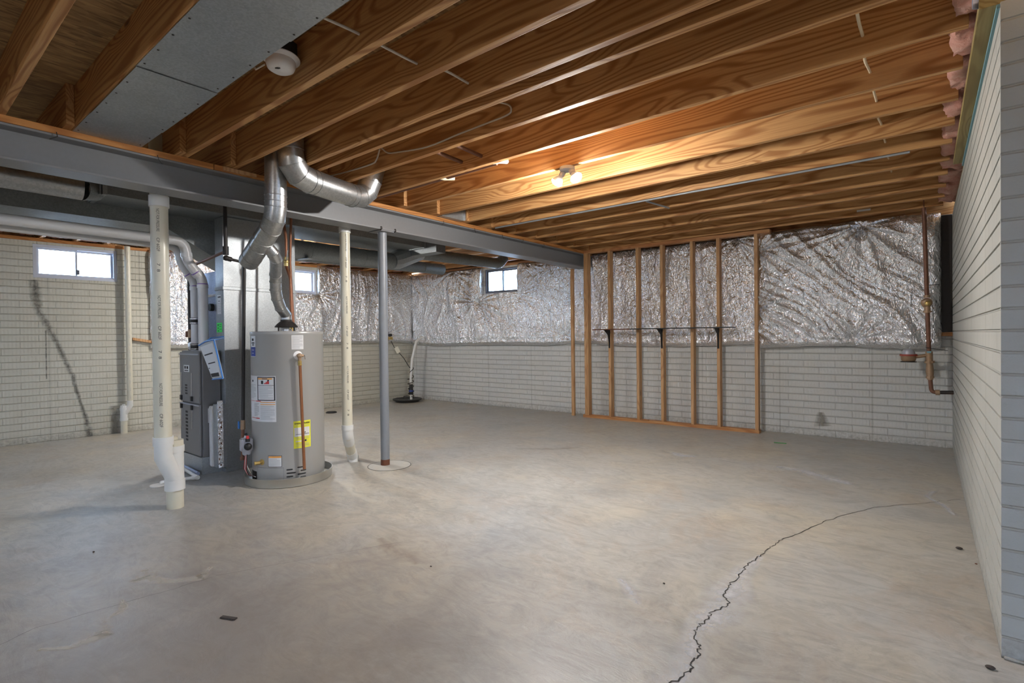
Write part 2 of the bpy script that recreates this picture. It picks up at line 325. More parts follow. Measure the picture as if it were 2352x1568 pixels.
# ------------------------------------------------------------------ mesh helpers
class MB:
    def __init__(s): s.v = []; s.f = []; s.mi = []; s.sm = []; s.cur = 0; s.smooth = False; s.uv = None
    def add(s, vs, fs):
        b = len(s.v); s.v += [tuple(v) for v in vs]
        for f in fs: s.f.append(tuple(b+i for i in f)); s.mi.append(s.cur); s.sm.append(s.smooth)
        return s
    def box(s, x0, y0, z0, x1, y1, z1, bev=0.0):
        x0, x1 = sorted((x0, x1)); y0, y1 = sorted((y0, y1)); z0, z1 = sorted((z0, z1))
        if bev <= 0:
            vs = [(x0, y0, z0), (x1, y0, z0), (x1, y1, z0), (x0, y1, z0), (x0, y0, z1), (x1, y0, z1), (x1, y1, z1), (x0, y1, z1)]
            return s.add(vs, [(0, 3, 2, 1), (4, 5, 6, 7), (0, 1, 5, 4), (1, 2, 6, 5), (2, 3, 7, 6), (3, 0, 4, 7)])
        bm = bmesh.new(); bmesh.ops.create_cube(bm, size=1)
        for v in bm.verts: v.co = ((x0+x1)/2+v.co.x*(x1-x0), (y0+y1)/2+v.co.y*(y1-y0), (z0+z1)/2+v.co.z*(z1-z0))
        bmesh.ops.bevel(bm, geom=bm.edges[:], offset=min(bev, (x1-x0)*.45, (y1-y0)*.45, (z1-z0)*.45), segments=2, affect='EDGES', profile=0.6)
        return s.frombm(bm)
    def frombm(s, bm, mat=None):
        bm.verts.index_update()
        vs = [(mat @ v.co) if mat else v.co.copy() for v in bm.verts]; fs = [tuple(v.index for v in f.verts) for f in bm.faces]
        bm.free(); return s.add(vs, fs)
    def obox(s, c, ax, ay, az, bev=0.0):
        """oriented box : centre, three half-axis vectors"""
        c, ax, ay, az = map(Vector, (c, ax, ay, az)); bm = bmesh.new(); bmesh.ops.create_cube(bm, size=2)
        L = (ax.length, ay.length, az.length)
        for v in bm.verts: v.co = Vector((v.co.x*L[0], v.co.y*L[1], v.co.z*L[2]))
        if bev: bmesh.ops.bevel(bm, geom=bm.edges[:], offset=min(bev, min(L)*.9), segments=2, affect='EDGES')
        a, b, d = ax.normalized(), ay.normalized(), az.normalized()
        m = Matrix(((a.x, b.x, d.x, c.x), (a.y, b.y, d.y, c.y), (a.z, b.z, d.z, c.z), (0, 0, 0, 1)))
        return s.frombm(bm, m)
    def tube(s, pts, r, n=20, caps=True, smooth=True):
        """mitred tube along a polyline ; r float or list"""
        P = [Vector(p) for p in pts]; k = len(P); rs = r if isinstance(r, (list, tuple)) else [r]*k
        T = [(P[i+1]-P[i]).normalized() for i in range(k-1)]
        d0 = T[0]; up = Vector((0, 0, 1)) if abs(d0.z) < 0.9 else Vector((1, 0, 0))
        a = d0.cross(up).normalized(); vs = []
        for i in range(k):
            if i == 0: nrm = T[0]; tin = T[0]
            elif i == k-1: nrm = T[-1]; tin = T[-1]
            else: nrm = (T[i-1]+T[i]).normalized(); tin = T[i-1]
            if i > 0:
                q = (T[i-2] if i >= 2 else T[0]).rotation_difference(T[i-1]) if i >= 2 else Quaternion()
                a = (q @ a).normalized()
            a = (a - tin*a.dot(tin)).normalized(); b = tin.cross(a)
            for j in range(n):
                th = 2*PI*j/n; o = (a*math.cos(th)+b*math.sin(th))*rs[i]
                den = tin.dot(nrm); tt = -(o.dot(nrm))/den if abs(den) > 1e-6 else 0
                vs.append(P[i]+o+tin*tt)
        fs = [(i*n+j, i*n+(j+1) % n, (i+1)*n+(j+1) % n, (i+1)*n+j) for i in range(k-1) for j in range(n)]
        old = s.smooth; s.smooth = smooth; base = len(s.v); s.add(vs, fs); s.smooth = old
        if caps:
            s.f.append(tuple(base+j for j in reversed(range(n)))); s.mi.append(s.cur); s.sm.append(False)
            s.f.append(tuple(base+(k-1)*n+j for j in range(n))); s.mi.append(s.cur); s.sm.append(False)
        return s
    def cyl(s, c, r, z0, z1, n=32, r2=None, caps=True, smooth=True):
        return s.tube([(c[0], c[1], z0), (c[0], c[1], z1)], [r, r if r2 is None else r2], n, caps, smooth)
    def lathe(s, c, prof, n=48, axis=None, smooth=True):
        """prof : list (r, h) ; axis None = +z, else Vector direction from c"""
        c = Vector(c); ax = Vector((0, 0, 1)) if axis is None else Vector(axis).normalized()
        up = Vector((0, 0, 1)) if abs(ax.z) < 0.9 else Vector((1, 0, 0)); a = ax.cross(up).normalized(); b = ax.cross(a)
        vs = [c+ax*h+(a*math.cos(2*PI*j/n)+b*math.sin(2*PI*j/n))*r for r, h in prof for j in range(n)]
        fs = [(i*n+j, (i+1)*n+j, (i+1)*n+(j+1) % n, i*n+(j+1) % n) for i in range(len(prof)-1) for j in range(n)]
        old = s.smooth; s.smooth = smooth; s.add(vs, fs); s.smooth = old; return s
    def ring(s, p, d, r, w=0.006, h=0.003, n=32):
        """raised bead round a pipe at p along d"""
        p = Vector(p); d = Vector(d).normalized()
        return s.lathe(p-d*w, [(r*0.98, 0), (r+h, w*0.4), (r+h, w*1.6), (r*0.98, 2*w)], n, d)
    def sphere(s, c, r, n=16, sc=(1, 1, 1)):
        bm = bmesh.new(); bmesh.ops.create_uvsphere(bm, u_segments=n, v_segments=n//2+2, radius=r)
        for v in bm.verts: v.co = Vector((v.co.x*sc[0]+c[0], v.co.y*sc[1]+c[1], v.co.z*sc[2]+c[2]))
        old = s.smooth; s.smooth = True; s.frombm(bm); s.smooth = old; return s
    def prism(s, poly, dz):
        """poly list of 3-D points, extruded by vector"""
        n = len(poly); P = [Vector(p) for p in poly]; dz = Vector(dz)
        return s.add(P+[p+dz for p in P], [tuple(reversed(range(n))), tuple(range(n, 2*n))]+[(i, (i+1) % n, n+(i+1) % n, n+i) for i in range(n)])
    def build(s, name, mats, parent=None, origin=None, sharp=40, cleanup=True):
        if not isinstance(mats, (list, tuple)): mats = [mats]
        V = np.array(s.v, dtype=np.float64)
        if parent is not None and origin is None: org = Vector(parent.get('_org', (0, 0, 0)))
        elif origin is None:
            lo, hi = V.min(0), V.max(0); org = Vector(((lo[0]+hi[0])/2, (lo[1]+hi[1])/2, lo[2]))
        else: org = Vector(origin)
        me = bpy.data.meshes.new(name)
        me.from_pydata([tuple(v) for v in (V-np.array(org))], [], s.f)
        for m in mats: me.materials.append(m)
        me.polygons.foreach_set('material_index', s.mi); me.polygons.foreach_set('use_smooth', s.sm)
        if s.uv is not None:
            ul = me.uv_layers.new(name='UVMap'); ul.data.foreach_set('uv', np.array(s.uv, dtype=np.float32).ravel())
        me.update()
        if cleanup:
            bm = bmesh.new(); bm.from_mesh(me); bmesh.ops.recalc_face_normals(bm, faces=bm.faces[:]); bm.to_mesh(me); bm.free()
        if any(s.sm):
            try: me.set_sharp_from_angle(angle=math.radians(sharp))
            except Exception: pass
        o = bpy.data.objects.new(name, me); COL.objects.link(o)
        if parent is None: o.location = org
        else:
            o.parent = parent; po = Vector(parent.get('_org', (0, 0, 0))); o.location = org-po
        o['_org'] = tuple(org)
        return o

def thing(name, label, cat, loc, group=None):
    o = bpy.data.objects.new(name, None); COL.objects.link(o); o.location = loc; o.empty_display_size = 0.1
    o['_org'] = tuple(loc); o['label'] = label; o['category'] = cat
    if group: o['group'] = group
    return o
def tag(o, label, cat, group=None):
    o['label'] = label; o['category'] = cat
    if group: o['group'] = group
    return o
def structure(o): o['kind'] = 'structure'; return o

_txt = {}
def textgeo(txt, size=1.0, bold=False):
    cu = bpy.data.curves.new('t', 'FONT'); cu.body = txt; cu.size = size; cu.align_x = 'LEFT'; cu.resolution_u = 3
    if bold: cu.offset = size*0.02
    ob = bpy.data.objects.new('t', cu); COL.objects.link(ob)
    dg = bpy.context.evaluated_depsgraph_get(); me = bpy.data.meshes.new_from_object(ob.evaluated_get(dg))
    vs = [v.co.copy() for v in me.vertices]; fs = [tuple(p.vertices) for p in me.polygons]
    bpy.data.objects.remove(ob); bpy.data.curves.remove(cu); bpy.data.meshes.remove(me)
    return vs, fs
def cam_angle(cx, cy): return math.atan2(-cy, -cx)      # direction from a pipe axis towards the room camera spot

def pipe_print(mb, cx, cy, r, ang, z, txt, size, length=None):
    """lettering that runs DOWN a vertical pipe, wrapped on its surface, condensed to the given length"""
    vs, fs = textgeo(txt, size); k = 1.0
    if length: k = length/max(v.x for v in vs)
    mb.add([(cx+(r+0.0008)*math.cos(ang+(v.y-size*0.35)/r), cy+(r+0.0008)*math.sin(ang+(v.y-size*0.35)/r), z-v.x*k) for v in vs], fs)

def patch(mb, c, r, a0, a1, z0, z1, n=10):
    """label piece wrapped on a vertical cylinder, angles in degrees"""
    vs = []
    for i in range(n+1):
        a = math.radians(a0+(a1-a0)*i/n)
        for z in (z0, z1): vs.append((c[0]+r*math.cos(a), c[1]+r*math.sin(a), z))
    mb.add(vs, [(2*i, 2*i+2, 2*i+3, 2*i+1) for i in range(n)])

# ================================================================== THE ROOM
def lineB(y): return -8.30+(y-0.3)*0.0656
def lineA(x): return 6.72+(x+7.88)*0.0235
ZW = 2.39          # top of the concrete walls
ZJ = 2.43          # underside of the joists

def wall_run(name, p0, p1, inward, z1, holes, mat, thick=0.2, z0=0.0):
    """patterned concrete wall : courses 8 cm high with recessed joints ; holes = (u0,u1,z0,z1)"""
    p0 = Vector((*p0, 0)); p1 = Vector((*p1, 0)); d = (p1-p0).normalized(); L = (p1-p0).length
    nrm = Vector((*inward, 0)).normalized(); mb = MB(); C = 0.08
    zs = sorted(set([round(z0+i*C, 4) for i in range(int((z1-z0)/C)+2) if z0+i*C < z1-1e-6]+[z1]+[h for q in holes for h in q[2:]]))
    for a, b in zip(zs[:-1], zs[1:]):
        if b > z1+1e-6: break
        segs = [(0, L)]
        for (u0, u1, h0, h1) in holes:
            if a >= h0-1e-6 and b <= h1+1e-6:
                new = []
                for s0, s1 in segs:
                    if u0 > s0: new.append((s0, min(u0, s1)))
                    if u1 < s1: new.append((max(u1, s0), s1))
                segs = [q for q in new if q[1]-q[0] > 1e-4]
        g0 = abs(a/C-round(a/C)) < 1e-3 and a > z0+1e-4; g1 = abs(b/C-round(b/C)) < 1e-3 and b < z1-1e-4
        prof = [(-thick, a)]
        prof += [(-0.005, a), (-0.005, a+0.002), (0, a+0.0065)] if g0 else [(0, a)]
        prof += [(0, b-0.0065), (-0.005, b-0.002), (-0.005, b)] if g1 else [(0, b)]
        prof += [(-thick, b)]
        for s0, s1 in segs:
            mb.prism([p0+d*s0+nrm*q[0]+Vector((0, 0, q[1])) for q in prof], d*(s1-s0))
    return structure(mb.build(name, mat, origin=(p0.x, p0.y, 0)))

# floor
mb = MB(); mb.box(-8.7, -3.9, -0.15, 4.9, 7.2, 0.0)
floor = structure(mb.build('floor', M['floor'], origin=(0, 0, 0)))

def ribbon(name, pts, widths, up, mat, parent, lift=0.0015, jag=0.0, sub=1, seed=1):
    """flat strip following pts ; up = surface normal ; UV v runs across"""
    rnd = random.Random(seed); P = [Vector(p) for p in pts]
    if sub > 1:
        Q = []; Wd = []
        for i in range(len(P)-1):
            for k in range(sub):
                q = P[i].lerp(P[i+1], k/sub)
                if k: q = q+Vector((rnd.uniform(-jag, jag), rnd.uniform(-jag, jag), 0))
                Q.append(q); Wd.append(widths[i]*(1-k/sub)+widths[i+1]*k/sub)
        Q.append(P[-1]); Wd.append(widths[-1]); P = Q; widths = Wd
    up = Vector(up); mb = MB(); vs = []; uv = []; tot = 0; us = [0]
    for i in range(1, len(P)): tot += (P[i]-P[i-1]).length; us.append(tot)
    for i, p in enumerate(P):
        tg = (P[min(i+1, len(P)-1)]-P[max(i-1, 0)]).normalized(); sd = up.cross(tg).normalized()
        wd = widths[i]*(0.6+0.8*rnd.random() if jag else 1)
        for k in (-1, 1): vs.append(p+up*lift+sd*wd*k)
    n = len(P); fs = [(2*i, 2*i+2, 2*i+3, 2*i+1) for i in range(n-1)]; mb.add(vs, fs)
    for i in range(n-1): uv += [(us[i], 0), (us[i+1], 0), (us[i+1], 1), (us[i], 1)]
    mb.uv = uv
    return mb.build(name, mat, parent, cleanup=False)

crack = [(0.193, 4.861), (0.061, 4.692), (-0.111, 4.492), (-0.278, 4.293), (-0.414, 4.009), (-0.509, 3.782), (-0.562, 3.584), (-0.609, 3.436), (-0.649, 3.339), (-0.663, 3.242), (-0.686, 3.155), (-0.691, 3.033), (-0.707, 2.933), (-0.727, 2.854), (-0.725, 2.758), (-0.72, 2.654), (-0.734, 2.572), (-0.727, 2.51), (-0.729, 2.443), (-0.683, 2.389), (-0.701, 2.317), (-0.726, 2.257), (-0.719, 2.215), (-0.725, 2.143), (-0.736, 2.077), (-0.703, 2.013), (-0.682, 1.977), (-0.66, 1.926), (-0.671, 1.87), (-0.66, 1.828), (-0.665, 1.775), (-0.69, 1.70), (-0.70, 1.5)]
cw = [0.0016+0.0012*min(1, i/16) for i in range(len(crack))]
ribbon('crack', [(x, y, 0) for x, y in crack], cw, (0, 0, 1), M['crack'], floor, 0.0012, 0.009, 5, 3)
ck2 = [(-2.86, 0.10), (-2.867, 0.313), (-2.914, 0.418), (-2.894, 0.529), (-2.893, 0.559), (-2.869, 0.688), (-2.855, 0.786), (-2.832, 0.897), (-2.831, 0.953), (-2.82, 1.019), (-2.813, 1.099), (-2.62, 1.5), (-2.4, 1.95)]
ribbon('crack', [(x, y, 0) for x, y in ck2], [0.0008]*10+[0.0005]*3, (0, 0, 1), M['crack'], floor, 0.0012, 0.004, 5, 5)
def blob_ribbon(name, pts, ws, mat, seed=1): return ribbon(name, [(x, y, 0) for x, y in pts], ws, (0, 0, 1), mat, floor, 0.0006+0.0001*seed, 0, 4, seed)
blob_ribbon('lime_stain', [(-0.70, 3.0), (-0.73, 2.7), (-0.71, 2.45), (-0.70, 2.25), (-0.72, 2.05), (-0.67, 1.85), (-0.7, 1.6)], [0.03, 0.08, 0.15, 0.14, 0.09, 0.08, 0.10], M['haze'], 1)
blob_ribbon('lime_stain', [(-1.05, 5.1), (-0.85, 5.06), (-0.62, 4.93), (-0.45, 4.85)], [0.05, 0.14, 0.16, 0.05], M['haze'], 2)
blob_ribbon('lime_stain', [(-2.02, 5.10), (-1.9, 5.04), (-1.75, 5.05)], [0.04, 0.14, 0.05], M['haze'], 3)
blob_ribbon('lime_stain', [(-1.18, 2.3), (-1.07, 2.21), (-1.0, 2.13)], [0.02, 0.06, 0.02], M['haze'], 4)
blob_ribbon('lime_stain', [(0.05, 5.0), (0.0, 4.8), (0.10, 4.6), (0.15, 4.4)], [0.03, 0.03, 0.04, 0.03], M['haze'], 5)
blob_ribbon('spill_mark', [(-2.95, 1.12), (-2.86, 1.03), (-2.93, 0.93), (-3.1, 0.86), (-3.2, 0.9)], [0.03, 0.09, 0.05, 0.13, 0.05], M['dustpale'], 6)
blob_ribbon('spill_mark', [(-2.9, 0.72), (-2.8, 0.70), (-2.75, 0.62), (-2.62, 0.58), (-2.62, 0.48), (-2.70, 0.40)], [0.03, 0.05, 0.03, 0.09, 0.04, 0.03], M['dustpale'], 7)
blob_ribbon('rust_mark', [(-2.55, 1.9), (-2.38, 1.83), (-2.2, 1.85), (-2.1, 1.8)], [0.03, 0.09, 0.07, 0.03], M['rustmark'], 8)
blob_ribbon('rust_mark', [(-3.4, 4.3), (-3.1, 4.5), (-2.9, 4.75)], [0.03, 0.12, 0.04], M['rustmark'], 9)
mb = MB(); mb.lathe((-3.93, 3.05, 0), [(0.195, 0.0004), (0.195, 0.0022), (0.199, 0.0022), (0.199, 0.0004)], 56); mb.build('crack', M['crack'], floor)
mb = MB(); mb.lathe((-3.93, 3.05, 0), [(0.001, 0.002), (0.194, 0.002), (0.194, 0.0004)], 56); mb.build('column_footing_patch', M['padconc'], floor)

# ceiling subfloor
mb = MB(); mb.box(-8.7, -3.9, 2.665, 4.9, 7.2, 2.69)
structure(mb.build('ceiling', M['osb'], origin=(0, 0, 2.665)))

# walls
def uB(y): return (y+4.0)*math.sqrt(1+0.0656**2)
wallB = wall_run('wall_left', (lineB(-4), -4), (lineB(6.9), 6.9), (1, -0.0656), ZW,
                 [(uB(1.245), uB(2.05), 1.96, 2.36), (uB(3.95), uB(4.755), 1.945, 2.345), (uB(-2.2), uB(-1.4), 1.96, 2.36)], M['wallB'])
def uA(x): return (x+8.2)*math.sqrt(1+0.0235**2)
wallA = wall_run('wall_back', (-8.2, lineA(-8.2)), (0.5, lineA(0.5)), (0.0235, -1), ZW,
                 [(uA(-6.0), uA(-5.28), 1.945, 2.36)], M['wallA'])
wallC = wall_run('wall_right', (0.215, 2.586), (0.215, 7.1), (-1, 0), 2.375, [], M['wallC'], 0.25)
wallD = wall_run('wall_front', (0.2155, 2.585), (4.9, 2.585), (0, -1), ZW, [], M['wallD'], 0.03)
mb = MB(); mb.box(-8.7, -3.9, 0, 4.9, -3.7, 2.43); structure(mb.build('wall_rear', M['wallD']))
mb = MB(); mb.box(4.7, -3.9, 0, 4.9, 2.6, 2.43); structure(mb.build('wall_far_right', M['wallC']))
# paint bead / mortar lip where the right wall steps out
mb = MB(); mb.box(0.221, 2.572, 0.0, 0.9, 2.584, 0.012, 0.004); mb.build('foot_lip', M['wallC'], wallD)

# mould and damp marks on the left wall (they follow the old hairline crack)
stain = [(1.252, 1.93), (1.264, 1.738), (1.285, 1.583), (1.367, 1.377), (1.443, 1.193), (1.519, 0.952), (1.59, 0.76), (1.62, 0.596), (1.663, 0.403), (1.703, 0.235), (1.738, 0.0)]
nB = (0.9979, -0.0655, 0)
ribbon('mould_stain', [(lineB(y)+0.001, y, z) for y, z in stain], [0.075, 0.085, 0.065, 0.055, 0.05, 0.045, 0.04, 0.035, 0.03, 0.045, 0.07], nB, M['mould'], wallB, 0.003, 0, 3, 4)
ribbon('mould_stain', [(lineB(1.346)+0.001, 1.346, 1.33), (lineB(1.345)+0.001, 1.345, 0.75)], [0.012, 0.012], nB, M['mould'], wallB, 0.003, 0, 6, 5)
ribbon('damp_stain', [(lineB(2.0), 2.0, 0.36), (lineB(2.0), 2.0, 0.0)], [0.075, 0.075], nB, M['damp'], wallB, 0.003, 0, 4, 6)
for x, z0_, z1_ in ((-0.95, 0.28, 0.12),):
    ribbon('damp_stain', [(x, lineA(x)-0.003, z0_), (x+0.02, lineA(x)-0.003, z1_)], [0.04, 0.10], (0, -1, 0), M['damp'], wallA, 0.003, 0, 4, 7)

# sill plates
def board(name, x0, y0, z0, x1, y1, z1, mat, label, cat, group=None, bev=0.002):
    m = MB(); m.box(x0, y0, z0, x1, y1, z1, bev); o = m.build(name, mat, origin=((x0+x1)/2, (y0+y1)/2, z0)); return tag(o, label, cat, group)
board('sill_plate', 0.158, 2.60, 2.391, 0.30, 4.88, 2.429, M['treated'], 'greenish treated sill board overhanging the right wall, nearer length', 'sill board')
board('sill_plate', 0.222, 4.885, 2.391, 0.36, 6.85, 2.429, M['treated'], 'treated sill board set back on the right wall, farther length in the corner', 'sill board')
m = MB(); m.box(0.206, 2.60, 2.3755, 0.30, 4.9, 2.3905); tag(m.build('foam_strip', M['tealfoam']), 'thin teal foam strip squeezed between right wall top and sill board', 'foam strip')
m = MB(); m.prism([(lineB(-3.6)-0.14, -3.6, 2.391), (lineB(-3.6)+0.005, -3.6, 2.391), (lineB(6.7)+0.005, 6.7, 2.391), (lineB(6.7)-0.14, 6.7, 2.391)], (0, 0, 0.038))
tag(m.build('sill_plate', M['plate_y']), 'brown sill board on top of the left block wall', 'sill board')
m = MB(); m.prism([(-7.9, lineA(-7.9)-0.005, 2.391), (0.1, lineA(0.1)-0.005, 2.391), (0.1, lineA(0.1)+0.14, 2.391), (-7.9, lineA(-7.9)+0.14, 2.391)], (0, 0, 0.038))
tag(m.build('sill_plate', M['plate_x']), 'dark sill board on top of the back wall above the foil', 'sill board')
m = MB(); m.box(-8.25, 6.93, 2.36, 0.55, 6.97, 2.665)
tag(m.build('rim_joist', M['joist']), 'rim board closing the joist space above the back wall', 'rim board')
m = MB(); m.box(0.30, 2.6, 2.43, 0.34, 6.85, 2.665)
tag(m.build('rim_joist', M['joist']), 'rim board behind the pink insulation above the right wall', 'rim board')
m = MB(); m.prism([(lineB(-3.6)-0.14, -3.6, 2.43), (lineB(-3.6)-0.10, -3.6, 2.43), (lineB(6.8)-0.10, 6.8, 2.43), (lineB(6.8)-0.14, 6.8, 2.43)], (0, 0, 0.235))
tag(m.build('rim_joist', M['joist']), 'rim board above the left block wall', 'rim board')

# ------------------------------------------------------------------ windows
def window(name, org, ux, inn, w, h, slim, latch, frame_mat, rev=0.12):
    """slider window. org = lower-left corner at the wall face, ux along, inn = into the room"""
    o = bpy.data.objects.new(name, None); COL.objects.link(o); o.location = org; o['_org'] = tuple(org); o['kind'] = 'structure'
    U = Vector((*ux, 0)).normalized(); N = Vector((*inn, 0)).normalized(); O = Vector(org)
    def bx(mb, u0, u1, z0, z1, d0, d1, bev=0.003):
        c = O+U*(u0+u1)/2+N*(d0+d1)/2+Vector((0, 0, (z0+z1)/2)); mb.obox(c, U*(u1-u0)/2, N*(d1-d0)/2, Vector((0, 0, (z1-z0)/2)), bev)
    f = slim
    m = MB(); bx(m, 0, w, 0, f, -rev, -0.01); bx(m, 0, w, h-f, h, -rev, -0.01); bx(m, 0, f, f, h-f, -rev, -0.01); bx(m, w-f, w, f, h-f, -rev, -0.01)
    m.build('window_frame', frame_mat, o)
    mid = w*0.5
    for k, (a, b, d) in enumerate(((f, mid+0.012, -0.06), (mid-0.012, w-f, -0.085))):
        s = MB(); q = 0.022
        bx(s, a, b, f, f+q, d, d+0.02); bx(s, a, b, h-f-q, h-f, d, d+0.02); bx(s, a, a+q, f+q, h-f-q, d, d+0.02); bx(s, b-q, b, f+q, h-f-q, d, d+0.02)
        sash = s.build('sash', frame_mat, o)
        g = MB(); bx(g, a+q*0.8, b-q*0.8, f+q*0.8, h-f-q*0.8, d+0.008, d+0.011, 0); gl_ = g.build('glass_pane', M['glass'], sash)
        if k == 0 and latch:
            l = MB(); bx(l, mid-0.004, mid+0.028, f+0.03, f+0.09, d+0.016, d+0.034); l.build('latch', M['darkvinyl'], sash)
    return o
window('window_1', (lineB(1.245), 1.245, 1.96), (0.0656, 1), (1, -0.0656), 0.805, 0.40, 0.035, True, M['vinyl'])
window('window_2', (lineB(3.95), 3.95, 1.945), (0.0656, 1), (1, -0.0656), 0.805, 0.40, 0.035, True, M['vinyl'])
window('window_3', (-6.0, lineA(-6.0), 1.945), (1, 0.0235), (0.0235, -1), 0.72, 0.415, 0.022, False, M['darkvinyl'])
window('window_added', (lineB(-2.2), -2.2, 1.96), (0.0656, 1), (1, -0.0656), 0.80, 0.40, 0.035, True, M['vinyl'])  # unseen window added to let extra daylight onto the near floor
# sky portals guide daylight through the openings
def portal(c, nrm, w_, h_):
    l = bpy.data.lights.new('daylight', 'AREA'); l.shape = 'RECTANGLE'; l.size = w_; l.size_y = h_; l.cycles.is_portal = True
    o = bpy.data.objects.new('daylight', l); COL.objects.link(o); o.location = c
    o.rotation_euler = Vector(nrm).to_track_quat('-Z', 'Z').to_euler()
portal((lineB(1.65)-0.19, 1.65, 2.16), (1, -0.0656, 0), 0.85, 0.42)
portal((lineB(4.35)-0.19, 4.35, 2.145), (1, -0.0656, 0), 0.85, 0.42)
portal((-5.64, lineA(-5.64)+0.19, 2.15), (0.0235, -1, 0), 0.85, 0.42)
portal((lineB(-1.8)-0.19, -1.8, 2.16), (1, -0.0656, 0), 0.85, 0.42)

# ------------------------------------------------------------------ joists
ORD = ['first', 'second', 'third', 'fourth', 'fifth', 'sixth', 'seventh', 'eighth', 'ninth', 'tenth', 'eleventh', 'twelfth', 'thirteenth', 'fourteenth', 'fifteenth', 'sixteenth', 'seventeenth', 'eighteenth', 'nineteenth', 'twentieth']
YE = [6.62, 6.21, 5.78, 5.33, 4.91, 4.475, 4.08, 3.655, 3.236, 2.82, 2.413, 2.11, 1.99, 1.695, 1.377, 1.10, 0.805, 0.492, 0.07, -0.35, -0.77, -1.19, -1.61, -2.03, -2.45, -2.87, -3.29]
note = {4: None}
for i, ye in enumerate(YE):
    x1 = 0.14 if ye > 2.59 else 4.65
    x0 = -4.03
    m = MB(); m.box(x0, ye-0.038, ZJ, x1, ye, 2.664, 0.002)
    if ye < -0.0:
        lab = 'pine ceiling joist overhead behind the viewpoint, outside the photo'
        if ye < -0.4: grp = 'ceiling joists behind the viewpoint'
        else: grp = 'ceiling joists behind the viewpoint'
    else:
        grp = 'ceiling joists between steel beam and right wall'
        lab = 'orange pine ceiling joist right of the steel beam, %s counted from the back wall' % ORD[min(i, 19)]
        if i == 8: lab = 'pine ceiling joist that carries the lit two-bulb lamp'
        elif i == 11: lab = 'pine ceiling joist on the far side of the close-set pair'
        elif i == 12: lab = 'pine ceiling joist on the near side of the close-set pair'
        elif i == 13: lab = 'pine ceiling joist directly in front of the rising round ducts'
        elif i == 14: lab = 'knotty pine ceiling joist right behind the smoke detector'
        elif i == 15: lab = 'pine joist hidden above the far edge of the sheet metal panning'
        elif i == 16: lab = 'dark brown joist along the near edge of the sheet metal panning'
        elif i == 17: lab = 'pine joist in the upper left corner, nearest of those in view'
        elif i == 5: lab = 'pine ceiling joist with the long grey conduit under its edge'
    tag(m.build('floor_joist', M['joist'], origin=((x0+x1)/2, ye-0.019, ZJ)), lab, 'joist', grp)
k = 0
for i, ye in enumerate(YE):
    if i in (11, 15) or ye < -1.7: continue
    yl = ye-0.0395 if i != 12 else ye-0.0395
    xl = lineB(yl)-0.09
    m = MB(); m.box(xl, yl-0.038, ZJ+0.0005, -3.80, yl, 2.664, 0.002)
    k += 1
    lab = 'pine ceiling joist over the furnace side of the beam, %s counted from the back wall' % ORD[min(k, 20)-1]
    if ye < 0: lab = 'pine ceiling joist on the left side behind the viewpoint'
    tag(m.build('floor_joist', M['joist'], origin=((xl-3.80)/2, yl-0.019, ZJ)), lab, 'joist',
        'ceiling joists left of the steel beam' if ye > 0 else 'left ceiling joists behind the viewpoint')

# ------------------------------------------------------------------ steel beam and nailer
t_ = thing('steel_beam', 'long grey painted steel beam carrying the ceiling joists', 'beam', (-3.995, 3.0, 2.195))
m = MB(); m.box(-4.09, -3.69, 2.195, -3.90, 6.84, 2.208, 0.002); m.build('bottom_flange', M['beam'], t_)
m = MB(); m.box(-4.09, -3.69, 2.378, -3.90, 6.84, 2.391, 0.002); m.build('top_flange', M['beam'], t_)
m = MB(); m.box(-4.0, -3.69, 2.208, -3.992, 6.84, 2.378); m.build('web', M['beam'], t_)
for nm, y0, y1, lab in (('nailer_board', -3.6, 1.54, 'orange wood nailer board on the beam top, nearer length by the sheet metal panning'), ('nailer_board', 1.545, 6.82, 'orange wood nailer board on the beam top, farther length toward the studs')):
    board(nm, -4.08, y0, 2.3915, -3.892, y1, 2.4295, M['plate_y'], lab, 'board')
m = MB(); m.box(-3.893, 1.60, 2.40, -3.875, 1.83, 2.425, 0.002)
tag(m.build('wood_sliver', M['stud']), 'pale wood sliver on the beam edge left of the vertical duct', 'wood scrap')
rn = random.Random(4)
for i, (y, lb) in enumerate(((0.70, 'left of the panning lip'), (1.20, 'under the right end of the panning lip'), (3.75, 'below the galvanised stack boot'), (4.22, 'between the stack boot and the grey conduit end'), (4.7, 'just right of the grey conduit end'), (5.1, 'halfway between conduit end and stud frame'), (5.55, 'nearest the stud frame'))):
    m = MB(); m.tube([(-3.888, y, 2.40), (-3.886, y+0.004, 2.375), (-3.897, y+0.03*rn.choice((-1, 1)), 2.352)], 0.0022, 6)
    tag(m.build('bent_nail', M['iron']), 'bent nail hooked over the beam top, '+lb, 'nail', 'bent nails along the beam')

# ------------------------------------------------------------------ sheet metal panning between joists
labs = ['galvanised panning sheet at the beam end with a folded lip', 'galvanised panning sheet second from the steel beam', 'galvanised panning sheet beside the smoke detector', 'galvanised panning sheet leaving the top of the photo']
seams = [(-3.905, -3.505), (-3.515, -2.75), (-2.76, -2.03), (-2.04, -0.9)]
for i, (a, b) in enumerate(seams):
    z = 2.4275-0.0045*(i % 2)
    t_ = thing('panning_sheet', labs[i], 'sheet metal panel', ((a+b)/2, 0.94, z-0.002), 'sheet metal panels under the joists')
    m = MB(); m.box(a, 0.772, z-0.001, b, 1.112, z)
    if i == 0:
        m.box(a-0.001, 0.772, z-0.034, a+0.001, 1.112, z)
    m.build('sheet', M['pan_sheet'], t_)
    for x in np.arange(a+0.06, b-0.03, 0.17):
        for y in (0.79, 1.094): m = MB(); m.sphere((x, y, z-0.0015), 0.005, 8, (1, 1, 0.5)); m.build('nail_head', M['iron'], t_)

